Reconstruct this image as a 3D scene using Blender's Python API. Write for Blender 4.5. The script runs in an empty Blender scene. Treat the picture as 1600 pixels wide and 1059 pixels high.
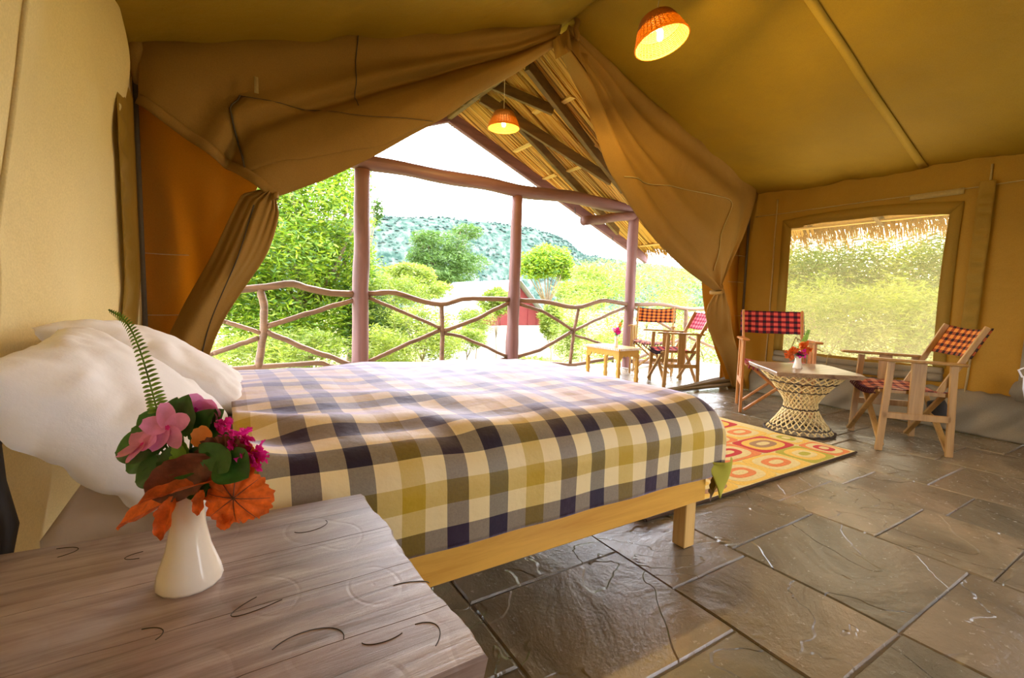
import bpy, bmesh, math, random
import numpy as np
from mathutils import Vector, Matrix, noise
R0 = random.Random(7)
PI = math.pi
sc = bpy.context.scene
COL = sc.collection
# ------------------------------------------------------------------ camera
F_PX = 734.0
CA = Vector((0.85085862, -0.02466775, 0.52481532)); CB = Vector((-0.52483623, -0.08595146, 0.84685257)); CZ = Vector((0.0242187, -0.9959939, -0.08607907))
CAMH = 1.0
cam_d = bpy.data.cameras.new('camera'); cam = bpy.data.objects.new('camera', cam_d); COL.objects.link(cam)
cam_d.sensor_width = 36.0; cam_d.lens = F_PX / 1600 * 36; cam_d.clip_start = 0.02; cam_d.clip_end = 2000
m = Matrix(((CA[0], -CA[1], -CA[2]), (CB[0], -CB[1], -CB[2]), (CZ[0], -CZ[1], -CZ[2]))).to_4x4()
m.translation = Vector((0, 0, CAMH)); cam.matrix_world = m
sc.camera = cam
def at(u, v, x=None, y=None, z=None):
    """point of the photograph (1600x1059) carried to a known plane of the place"""
    c = Vector((u - 800, v - 529.5, F_PX)); d = Vector((CA.dot(c), CB.dot(c), CZ.dot(c)))
    if x is not None: t = x / d.x
    elif y is not None: t = y / d.y
    else: t = (z - CAMH) / d.z
    return Vector((0, 0, CAMH)) + d * t
# ------------------------------------------------------------------ world, sun, exposure
w = bpy.data.worlds.new('sky'); sc.world = w; w.use_nodes = True
nt = w.node_tree; bg = nt.nodes['Background']
tc = nt.nodes.new('ShaderNodeTexCoord'); sx = nt.nodes.new('ShaderNodeSeparateXYZ'); cr = nt.nodes.new('ShaderNodeValToRGB')
nt.links.new(tc.outputs['Generated'], sx.inputs[0]); nt.links.new(sx.outputs['Z'], cr.inputs[0]); nt.links.new(cr.outputs[0], bg.inputs[0])
cr.color_ramp.elements[0].position = 0.0; cr.color_ramp.elements[0].color = (0.93, 0.94, 1, 1)
cr.color_ramp.elements[1].position = 1.0; cr.color_ramp.elements[1].color = (0.78, 0.82, 1.0, 1)
bg.inputs[1].default_value = 10.0
sd = bpy.data.lights.new('sun', 'SUN'); sun = bpy.data.objects.new('sun', sd); COL.objects.link(sun)
sd.energy = 6.0; sd.angle = math.radians(1.5); sd.color = (1.0, 0.96, 0.86)
SUN_DIR = Vector((0.45, 0.62, 1.05)).normalized()       # towards the sun
sun.rotation_euler = SUN_DIR.to_track_quat('Z', 'Y').to_euler()
vs = sc.view_settings
vs.view_transform = 'Standard'; vs.look = 'None'; vs.gamma = 1.0; vs.use_curve_mapping = False
vs.exposure = 0.42
sc.cycles.max_bounces = 10; sc.cycles.diffuse_bounces = 6; sc.cycles.transmission_bounces = 6; sc.cycles.transparent_max_bounces = 12
sc.cycles.sample_clamp_indirect = 6.0
# ------------------------------------------------------------------ materials
def newmat(name):
    mt = bpy.data.materials.new(name); mt.use_nodes = True
    t = mt.node_tree; return mt, t, t.nodes['Principled BSDF'], t.nodes['Material Output']
def N(t, kind, **kw):
    n = t.nodes.new(kind)
    for k, v in kw.items():
        if k in n.inputs: n.inputs[k].default_value = v
        else: setattr(n, k, v)
    return n
def ramp(t, src, stops):
    r = t.nodes.new('ShaderNodeValToRGB'); e = r.color_ramp.elements
    while len(e) > 1: e.remove(e[-1])
    e[0].position = stops[0][0]; e[0].color = (*stops[0][1], 1)
    for p, c in stops[1:]:
        k = e.new(p); k.color = (*c, 1)
    t.links.new(src, r.inputs[0]); return r
def mapping(t, scale=(1, 1, 1), coord='Object', rot=(0, 0, 0)):
    c = t.nodes.new('ShaderNodeTexCoord'); mp = t.nodes.new('ShaderNodeMapping')
    mp.inputs['Scale'].default_value = scale; mp.inputs['Rotation'].default_value = rot
    t.links.new(c.outputs[coord], mp.inputs[0]); return mp.outputs[0]
def bump(t, bs, src, strength=0.3, dist=0.01, prev=None):
    b = t.nodes.new('ShaderNodeBump'); b.inputs['Strength'].default_value = strength; b.inputs['Distance'].default_value = dist
    t.links.new(src, b.inputs['Height'])
    if prev: t.links.new(prev, b.inputs['Normal'])
    t.links.new(b.outputs[0], bs.inputs['Normal']); return b.outputs[0]
def mix(t, fac, a, b, blend='MIX'):
    x = t.nodes.new('ShaderNodeMix'); x.data_type = 'RGBA'; x.blend_type = blend
    for sock, val in ((x.inputs[0], fac), (x.inputs[6], a), (x.inputs[7], b)):
        if isinstance(val, (int, float)): sock.default_value = val
        elif isinstance(val, tuple): sock.default_value = (*val, 1)
        else: t.links.new(val, sock)
    return x.outputs[2]
def simple(name, col, rough=0.6, var=0.15, scale=8.0, stretch=(1, 1, 1), bmp=0.15, bdist=0.004, metal=0.0, detail=6, spec=0.5, translucent=0.0, coord='Object'):
    mt, t, bs, out = newmat(name)
    v = mapping(t, tuple(scale * s for s in stretch), coord)
    n = N(t, 'ShaderNodeTexNoise', Scale=1.0, Detail=detail, Roughness=0.6); t.links.new(v, n.inputs['Vector'])
    lo = tuple(c * (1 - var) for c in col); hi = tuple(min(1, c * (1 + var)) for c in col)
    r = ramp(t, n.outputs[0], [(0.3, lo), (0.7, hi)])
    t.links.new(r.outputs[0], bs.inputs['Base Color'])
    bs.inputs['Roughness'].default_value = rough; bs.inputs['Metallic'].default_value = metal; bs.inputs['Specular IOR Level'].default_value = spec
    if bmp: bump(t, bs, n.outputs[0], bmp, bdist)
    if translucent:
        tr = t.nodes.new('ShaderNodeBsdfTranslucent'); t.links.new(r.outputs[0], tr.inputs[0])
        ms = t.nodes.new('ShaderNodeMixShader'); ms.inputs[0].default_value = translucent
        t.links.new(bs.outputs[0], ms.inputs[1]); t.links.new(tr.outputs[0], ms.inputs[2]); t.links.new(ms.outputs[0], out.inputs[0])
    return mt
def canvas(name, col, transl, tcol, var=0.10):
    mt, t, bs, out = newmat(name)
    v = mapping(t, (1, 1, 1))
    n = N(t, 'ShaderNodeTexNoise', Scale=1.6, Detail=5.0, Roughness=0.6); t.links.new(v, n.inputs['Vector'])
    f = N(t, 'ShaderNodeTexNoise', Scale=160.0, Detail=2.0); t.links.new(v, f.inputs['Vector'])
    r = ramp(t, n.outputs[0], [(0.3, tuple(c * (1 - var) for c in col)), (0.7, tuple(min(1, c * (1 + var)) for c in col))])
    r2 = ramp(t, f.outputs[0], [(0.3, (0.88, 0.88, 0.88)), (0.7, (1, 1, 1))])
    c = mix(t, 1.0, r.outputs[0], r2.outputs[0], 'MULTIPLY')
    t.links.new(c, bs.inputs['Base Color']); bs.inputs['Roughness'].default_value = 0.75; bs.inputs['Specular IOR Level'].default_value = 0.25
    bs.inputs['Sheen Weight'].default_value = 0.0
    w2 = N(t, 'ShaderNodeTexNoise', Scale=5.0, Detail=3.0); t.links.new(v, w2.inputs['Vector'])
    p = bump(t, bs, f.outputs[0], 0.25, 0.002); p = bump(t, bs, w2.outputs[0], 0.55, 0.03, p)
    tr = t.nodes.new('ShaderNodeBsdfTranslucent')
    tcm = mix(t, 1.0, tcol, r2.outputs[0], 'MULTIPLY'); t.links.new(tcm, tr.inputs[0])
    ms = t.nodes.new('ShaderNodeMixShader'); ms.inputs[0].default_value = transl
    t.links.new(bs.outputs[0], ms.inputs[1]); t.links.new(tr.outputs[0], ms.inputs[2]); t.links.new(ms.outputs[0], out.inputs[0])
    return mt
M = {}
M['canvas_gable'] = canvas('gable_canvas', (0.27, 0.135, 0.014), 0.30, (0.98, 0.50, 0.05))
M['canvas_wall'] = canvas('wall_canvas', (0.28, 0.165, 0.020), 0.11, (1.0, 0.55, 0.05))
M['canvas_left'] = canvas('left_canvas', (0.74, 0.60, 0.30), 0.08, (1.0, 0.80, 0.4), 0.04)  # lighter than the other canvas: light on this wall put into its colour
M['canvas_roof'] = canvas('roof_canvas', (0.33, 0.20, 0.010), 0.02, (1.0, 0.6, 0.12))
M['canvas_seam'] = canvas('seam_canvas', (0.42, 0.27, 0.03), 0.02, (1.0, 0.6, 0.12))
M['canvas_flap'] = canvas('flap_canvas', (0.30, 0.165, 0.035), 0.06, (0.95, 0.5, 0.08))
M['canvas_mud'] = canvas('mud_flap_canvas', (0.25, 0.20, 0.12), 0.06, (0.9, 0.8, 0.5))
M['seam'] = simple('seam_webbing', (0.45, 0.33, 0.13), 0.8, 0.1, 60, translucent=0.25)
M['dark_seam'] = simple('dark_seam', (0.07, 0.05, 0.03), 0.8, 0.1, 60)
M['cream_cloth'] = simple('pillow_cotton', (0.88, 0.87, 0.90), 0.85, 0.03, 12, bmp=0.3, bdist=0.01)
M['sheet'] = simple('sheet_cotton', (0.62, 0.50, 0.40), 0.85, 0.05, 10, bmp=0.2, bdist=0.01)
M['lining'] = simple('duvet_lining', (0.42, 0.38, 0.03), 0.8, 0.05, 10)
def woodmat(name, col, dark, rough=0.45, axis=0, scale=1.0, bmp=0.2, coord='Object'):
    mt, t, bs, out = newmat(name)
    s = [22 * scale] * 3; s[axis] = 1.6 * scale
    v = mapping(t, tuple(s), coord)
    n = N(t, 'ShaderNodeTexNoise', Scale=1.0, Detail=7.0, Roughness=0.65, Distortion=0.6); t.links.new(v, n.inputs['Vector'])
    r = ramp(t, n.outputs[0], [(0.25, dark), (0.55, col), (0.8, tuple(min(1, c * 1.15) for c in col))])
    t.links.new(r.outputs[0], bs.inputs['Base Color']); bs.inputs['Roughness'].default_value = rough
    bump(t, bs, n.outputs[0], bmp, 0.003); return mt
M['pine'] = woodmat('varnished_pine', (0.80, 0.44, 0.07), (0.62, 0.28, 0.03), 0.35, 0, 0.8, 0.05)
M['pine_leg'] = woodmat('varnished_pine_leg', (0.72, 0.45, 0.14), (0.5, 0.25, 0.05), 0.4, 2, 0.8, 0.05)
M['chair_wood'] = woodmat('chair_wood', (0.42, 0.23, 0.06), (0.24, 0.11, 0.02), 0.4, 2, 1.0, 0.05)
M['chair_wood_red'] = woodmat('chair_wood_red', (0.50, 0.20, 0.05), (0.30, 0.10, 0.02), 0.4, 2, 1.0, 0.05)
M['yellow_wood'] = woodmat('yellow_wood', (0.62, 0.34, 0.04), (0.6, 0.3, 0.04), 0.45, 2, 1.0, 0.05)
M['log'] = woodmat('debarked_log', (0.23, 0.10, 0.09), (0.11, 0.045, 0.04), 0.55, 2, 0.5, 0.5)
M['beamlog'] = woodmat('debarked_beam', (0.23, 0.11, 0.11), (0.12, 0.05, 0.05), 0.55, 0, 0.5, 0.5)
M['branch'] = woodmat('rail_branch', (0.24, 0.13, 0.07), (0.09, 0.05, 0.03), 0.6, 0, 0.6, 0.6)
M['rafter'] = woodmat('rafter_wood', (0.17, 0.09, 0.02), (0.07, 0.035, 0.01), 0.7, 0, 0.6, 0.5)
M['batten'] = woodmat('batten_wood', (0.72, 0.45, 0.12), (0.5, 0.28, 0.06), 0.6, 1, 0.6, 0.2)
M['darkwood'] = woodmat('dark_wood', (0.04, 0.03, 0.02), (0.015, 0.01, 0.008), 0.6, 2, 0.6, 0.5)
def reedmat():
    mt, t, bs, out = newmat('reed')
    a = N(t, 'ShaderNodeNewGeometry')
    r = ramp(t, a.outputs['Random Per Island'], [(0.0, (0.35, 0.16, 0.02)), (0.3, (0.85, 0.50, 0.08)), (1.0, (0.98, 0.70, 0.18))])
    t.links.new(r.outputs[0], bs.inputs['Base Color']); bs.inputs['Roughness'].default_value = 0.5
    tr = N(t, 'ShaderNodeBsdfTranslucent'); t.links.new(r.outputs[0], tr.inputs[0]); ms = N(t, 'ShaderNodeMixShader'); ms.inputs[0].default_value = 0.45
    t.links.new(bs.outputs[0], ms.inputs[1]); t.links.new(tr.outputs[0], ms.inputs[2]); t.links.new(ms.outputs[0], out.inputs[0]); return mt
M['reed'] = reedmat()
M['grass_thatch'] = simple('dry_thatch', (0.34, 0.17, 0.016), 0.8, 0.35, 30, translucent=0.2)
def slate():
    mt, t, bs, out = newmat('slate')
    v = mapping(t, (1, 1, 1), 'Generated'); ob = N(t, 'ShaderNodeObjectInfo')
    c = N(t, 'ShaderNodeTexCoord'); off = N(t, 'ShaderNodeVectorMath', operation='ADD')
    sc1 = N(t, 'ShaderNodeVectorMath', operation='SCALE'); sc1.inputs['Scale'].default_value = 7.0
    cb = N(t, 'ShaderNodeCombineXYZ'); t.links.new(ob.outputs['Random'], cb.inputs[0]); t.links.new(ob.outputs['Random'], cb.inputs[2])
    t.links.new(cb.outputs[0], sc1.inputs[0]); t.links.new(c.outputs['Object'], off.inputs[0]); t.links.new(sc1.outputs[0], off.inputs[1])
    P = off.outputs[0]
    big = N(t, 'ShaderNodeTexNoise', Scale=2.3, Detail=6.0, Roughness=0.55, Distortion=0.8); t.links.new(P, big.inputs['Vector'])
    fine = N(t, 'ShaderNodeTexNoise', Scale=38.0, Detail=6.0, Roughness=0.7); t.links.new(P, fine.inputs['Vector'])
    cleft = N(t, 'ShaderNodeTexNoise', Scale=1.7, Detail=4.0, Roughness=0.42, Distortion=0.7); t.links.new(P, cleft.inputs['Vector'])
    # stepped clefts: floor(noise*6)
    ml = N(t, 'ShaderNodeMath', operation='MULTIPLY'); ml.inputs[1].default_value = 7.0; t.links.new(cleft.outputs[0], ml.inputs[0])
    fl = N(t, 'ShaderNodeMath', operation='FLOOR'); t.links.new(ml.outputs[0], fl.inputs[0])
    fr = N(t, 'ShaderNodeMath', operation='FRACT'); t.links.new(ml.outputs[0], fr.inputs[0])
    sm = N(t, 'ShaderNodeMapRange'); sm.interpolation_type = 'SMOOTHSTEP'; sm.inputs[1].default_value = 0.0; sm.inputs[2].default_value = 0.07; t.links.new(fr.outputs[0], sm.inputs[0])
    st = N(t, 'ShaderNodeMath', operation='ADD'); t.links.new(fl.outputs[0], st.inputs[0]); t.links.new(sm.outputs[0], st.inputs[1])
    col = ramp(t, big.outputs[0], [(0.25, (0.10, 0.088, 0.066)), (0.5, (0.22, 0.185, 0.13)), (0.75, (0.34, 0.26, 0.18))])
    tint = ramp(t, ob.outputs['Random'], [(0.0, (0.75, 0.8, 0.78)), (0.5, (1.0, 0.95, 0.85)), (1.0, (1.15, 1.15, 1.0))])
    cc = mix(t, 1.0, col.outputs[0], tint.outputs[0], 'MULTIPLY')
    t.links.new(cc, bs.inputs['Base Color'])
    rr = ramp(t, fine.outputs[0], [(0.3, (0.13,) * 3), (0.8, (0.34,) * 3)]); t.links.new(rr.outputs[0], bs.inputs['Roughness'])
    bs.inputs['Specular IOR Level'].default_value = 1.0
    p = bump(t, bs, fine.outputs[0], 0.5, 0.006); p = bump(t, bs, big.outputs[0], 0.7, 0.03, p); bump(t, bs, st.outputs[0], 0.75, 0.007, p)
    return mt
M['slate'] = slate()
M['grout'] = simple('grout', (0.20, 0.18, 0.14), 0.7, 0.2, 20, bmp=0.4)
M['earth'] = simple('dry_earth', (0.55, 0.47, 0.24), 0.9, 0.25, 3)
# duvet: woven checks, one cell = 0.063 m in the cloth's own coordinates
def duvetmat():
    mt, t, bs, out = newmat('checked_duvet')
    uv = N(t, 'ShaderNodeUVMap'); sp = N(t, 'ShaderNodeSeparateXYZ'); t.links.new(uv.outputs[0], sp.inputs[0])
    D = (0.040, 0.010, 0.045); D2 = (0.018, 0.010, 0.045); C_ = (0.94, 0.80, 0.48); Y = (0.66, 0.46, 0.008)
    def stripes(src, seq):
        a = N(t, 'ShaderNodeMath', operation='DIVIDE'); a.inputs[1].default_value = len(seq); t.links.new(src, a.inputs[0])
        f = N(t, 'ShaderNodeMath', operation='FRACT'); t.links.new(a.outputs[0], f.inputs[0])
        r = ramp(t, f.outputs[0], [(i / len(seq), c) for i, c in enumerate(seq)]); r.color_ramp.interpolation = 'CONSTANT'; return r.outputs[0]
    U = stripes(sp.outputs[0], [C_, Y, C_, D, C_, D2]); V = stripes(sp.outputs[1], [D, C_, Y, C_, D2, C_])
    # twill of warp over weft: the mean of the two threads with a fine weave
    wv = N(t, 'ShaderNodeTexNoise', Scale=9.0, Detail=3.0, Roughness=0.9); t.links.new(uv.outputs[0], wv.inputs['Vector'])
    ml = N(t, 'ShaderNodeMapRange'); ml.inputs[1].default_value = 0.3; ml.inputs[2].default_value = 0.7; ml.inputs[3].default_value = 0.42; ml.inputs[4].default_value = 0.58; t.links.new(wv.outputs[0], ml.inputs[0])
    c = mix(t, ml.outputs[0], U, V); mul = mix(t, 1.0, U, V, 'MULTIPLY'); c = mix(t, 0.45, c, mul)
    t.links.new(c, bs.inputs['Base Color']); bs.inputs['Roughness'].default_value = 0.55; bs.inputs['Specular IOR Level'].default_value = 0.45
    bs.inputs['Sheen Weight'].default_value = 0.9; bs.inputs['Sheen Roughness'].default_value = 0.35; bs.inputs['Sheen Tint'].default_value = (0.80, 0.72, 1.0, 1)
    n = N(t, 'ShaderNodeTexNoise', Scale=0.9, Detail=4.0); t.links.new(uv.outputs[0], n.inputs['Vector']); bump(t, bs, n.outputs[0], 0.25, 0.02)
    return mt
M['duvet'] = duvetmat()
def plaid(name, base, mid, dark, n=1.0):
    mt, t, bs, out = newmat(name)
    uv = N(t, 'ShaderNodeUVMap'); sp = N(t, 'ShaderNodeSeparateXYZ'); t.links.new(uv.outputs[0], sp.inputs[0])
    def band(src, w_):
        a = N(t, 'ShaderNodeMath', operation='MULTIPLY'); a.inputs[1].default_value = n; t.links.new(src, a.inputs[0])
        f = N(t, 'ShaderNodeMath', operation='FRACT'); t.links.new(a.outputs[0], f.inputs[0])
        g = N(t, 'ShaderNodeMath', operation='LESS_THAN'); g.inputs[1].default_value = w_; t.links.new(f.outputs[0], g.inputs[0]); return g.outputs[0]
    b1 = band(sp.outputs[0], 0.45); b2 = band(sp.outputs[1], 0.45)
    s = N(t, 'ShaderNodeMath', operation='ADD'); t.links.new(b1, s.inputs[0]); t.links.new(b2, s.inputs[1])
    h = N(t, 'ShaderNodeMath', operation='DIVIDE'); h.inputs[1].default_value = 2.0; t.links.new(s.outputs[0], h.inputs[0])
    r = ramp(t, h.outputs[0], [(0.0, base), (0.4, mid), (0.9, dark)]); r.color_ramp.interpolation = 'CONSTANT'
    t.links.new(r.outputs[0], bs.inputs['Base Color']); bs.inputs['Roughness'].default_value = 0.8
    tr = N(t, 'ShaderNodeBsdfTranslucent'); t.links.new(r.outputs[0], tr.inputs[0]); ms = N(t, 'ShaderNodeMixShader'); ms.inputs[0].default_value = 0.3
    t.links.new(bs.outputs[0], ms.inputs[1]); t.links.new(tr.outputs[0], ms.inputs[2]); t.links.new(ms.outputs[0], out.inputs[0])
    return mt
M['plaid_red'] = plaid('red_plaid', (0.85, 0.13, 0.10), (0.25, 0.015, 0.03), (0.02, 0.006, 0.02))
M['plaid_orange'] = plaid('orange_plaid', (0.92, 0.36, 0.06), (0.42, 0.09, 0.02), (0.03, 0.01, 0.01))
M['plaid_pink'] = plaid('pink_plaid', (0.85, 0.30, 0.36), (0.65, 0.09, 0.14), (0.30, 0.02, 0.07))
M['plaid_rust'] = plaid('rust_plaid', (0.75, 0.30, 0.16), (0.45, 0.10, 0.06), (0.10, 0.02, 0.03))
M['black'] = simple('black_cloth', (0.02, 0.015, 0.01), 0.8)
M['ceramic'] = simple('white_ceramic', (0.88, 0.80, 0.66), 0.18, 0.02, 5, bmp=0)
M['leaf'] = simple('green_leaf', (0.04, 0.13, 0.02), 0.35, 0.35, 40, translucent=0.15)
M['leaf_light'] = simple('light_leaf', (0.22, 0.42, 0.04), 0.4, 0.25, 40, translucent=0.3)
M['fern'] = simple('fern_leaf', (0.13, 0.24, 0.02), 0.5, 0.4, 40, translucent=0.2)
M['pink'] = simple('pink_petal', (0.95, 0.33, 0.66), 0.5, 0.15, 60, translucent=0.3)
M['magenta'] = simple('magenta_petal', (0.80, 0.02, 0.35), 0.5, 0.25, 60, translucent=0.3)
M['red_leaf'] = simple('orange_red_leaf', (0.75, 0.13, 0.015), 0.45, 0.45, 55, bmp=0.6, translucent=0.3)
M['brown_leaf'] = simple('bronze_leaf', (0.16, 0.05, 0.03), 0.3, 0.5, 45, bmp=0.6, translucent=0.1)
M['orange'] = simple('orange_petal', (0.95, 0.35, 0.08), 0.5, 0.1, 60, translucent=0.3)
M['cord'] = simple('lamp_cord', (0.75, 0.66, 0.45), 0.5)
M['cane'] = simple('cane', (0.80, 0.60, 0.26), 0.4, 0.3, 40)
M['twine'] = simple('dark_twine', (0.05, 0.03, 0.015), 0.8)
M['rug_cream'] = simple('rug_cream', (0.72, 0.58, 0.24), 0.95, 0.12, 80, bmp=0.6)
M['rug_yellow'] = simple('rug_yellow', (0.78, 0.50, 0.08), 0.95, 0.12, 80, bmp=0.6)
M['rug_olive'] = simple('rug_olive', (0.42, 0.38, 0.03), 0.95, 0.12, 80, bmp=0.6)
M['rug_red'] = simple('rug_red', (0.52, 0.03, 0.025), 0.95, 0.12, 80, bmp=0.6)
M['rug_orange'] = simple('rug_orange', (0.72, 0.22, 0.05), 0.95, 0.12, 80, bmp=0.6)
M['rug_brown'] = simple('rug_brown', (0.36, 0.20, 0.09), 0.95, 0.12, 80, bmp=0.6)
M['rug_edge'] = simple('rug_edge', (0.05, 0.025, 0.01), 0.95)
M['metal'] = simple('tin_roof', (0.42, 0.45, 0.47), 0.4, 0.05, 3, metal=0.0)
M['red_wall'] = simple('red_wall', (0.20, 0.025, 0.025), 0.7, 0.1, 3)
M['white_wall'] = simple('pale_wall', (0.5, 0.47, 0.42), 0.8, 0.06, 3)
def emit(name, col, s):
    mt, t, bs, out = newmat(name); e = N(t, 'ShaderNodeEmission', Strength=s); e.inputs[0].default_value = (*col, 1); t.links.new(e.outputs[0], out.inputs[0]); return mt
M['bulb'] = emit('lit_bulb', (1.0, 0.85, 0.5), 14)
def screenmat():
    mt, t, bs, out = newmat('mesh_screen')
    n = N(t, 'ShaderNodeTexNoise', Scale=3.0, Detail=5.0); v = mapping(t); t.links.new(v, n.inputs['Vector'])
    tr = N(t, 'ShaderNodeBsdfTransparent'); tr.inputs[0].default_value = (0.72, 0.61, 0.40, 1)
    tl = N(t, 'ShaderNodeBsdfTranslucent'); tl.inputs[0].default_value = (0.24, 0.19, 0.09, 1)
    ms = N(t, 'ShaderNodeMixShader'); r = ramp(t, n.outputs[0], [(0.3, (0.30,) * 3), (0.7, (0.42,) * 3)]); t.links.new(r.outputs[0], ms.inputs[0])
    t.links.new(tr.outputs[0], ms.inputs[1]); t.links.new(tl.outputs[0], ms.inputs[2]); t.links.new(ms.outputs[0], out.inputs[0]); return mt
M['screen'] = screenmat()
def foliage(name, cols, tr_=0.45):
    mt, t, bs, out = newmat(name)
    a = N(t, 'ShaderNodeNewGeometry'); r = ramp(t, a.outputs['Random Per Island'], [(i / max(1, len(cols) - 1), c) for i, c in enumerate(cols)])
    t.links.new(r.outputs[0], bs.inputs['Base Color']); bs.inputs['Roughness'].default_value = 0.5
    tl = N(t, 'ShaderNodeBsdfTranslucent'); t.links.new(r.outputs[0], tl.inputs[0]); ms = N(t, 'ShaderNodeMixShader'); ms.inputs[0].default_value = tr_
    t.links.new(bs.outputs[0], ms.inputs[1]); t.links.new(tl.outputs[0], ms.inputs[2]); t.links.new(ms.outputs[0], out.inputs[0]); return mt
M['fol_tree'] = foliage('bright_tree_leaves', [(0.032, 0.104, 0.008), (0.16, 0.288, 0.01), (0.304, 0.384, 0.016), (0.112, 0.224, 0.01)])
M['fol_acacia'] = foliage('acacia_leaves', [(0.045, 0.109, 0.015), (0.099, 0.178, 0.025), (0.07, 0.139, 0.025)])
M['fol_feather'] = foliage('feathery_leaves', [(0.109, 0.189, 0.01), (0.198, 0.273, 0.02), (0.288, 0.338, 0.05), (0.149, 0.223, 0.015)])
M['fol_pale'] = foliage('pale_leaves', [(0.192, 0.272, 0.016), (0.32, 0.368, 0.048), (0.128, 0.208, 0.016)])
M['bark'] = simple('bark', (0.20, 0.14, 0.08), 0.8, 0.3, 10)
def hillmat():
    mt, t, bs, out = newmat('hill_scrub')
    v = mapping(t, (1, 1, 1)); n = N(t, 'ShaderNodeTexNoise', Scale=0.28, Detail=7.0, Roughness=0.75); t.links.new(v, n.inputs['Vector'])
    r = ramp(t, n.outputs[0], [(0.36, (0.018, 0.04, 0.03)), (0.46, (0.04, 0.07, 0.052)), (0.54, (0.075, 0.098, 0.078)), (0.65, (0.115, 0.13, 0.11))])  # greyed, bluish stops put distance haze into the scrub colour
    t.links.new(r.outputs[0], bs.inputs['Base Color']); bs.inputs['Roughness'].default_value = 1.0; bs.inputs['Specular IOR Level'].default_value = 0; return mt
M['hill'] = hillmat()
M['ground'] = simple('dry_grass_ground', (0.19, 0.19, 0.035), 0.95, 0.35, 1.2, bmp=0.5, bdist=0.05)
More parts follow.
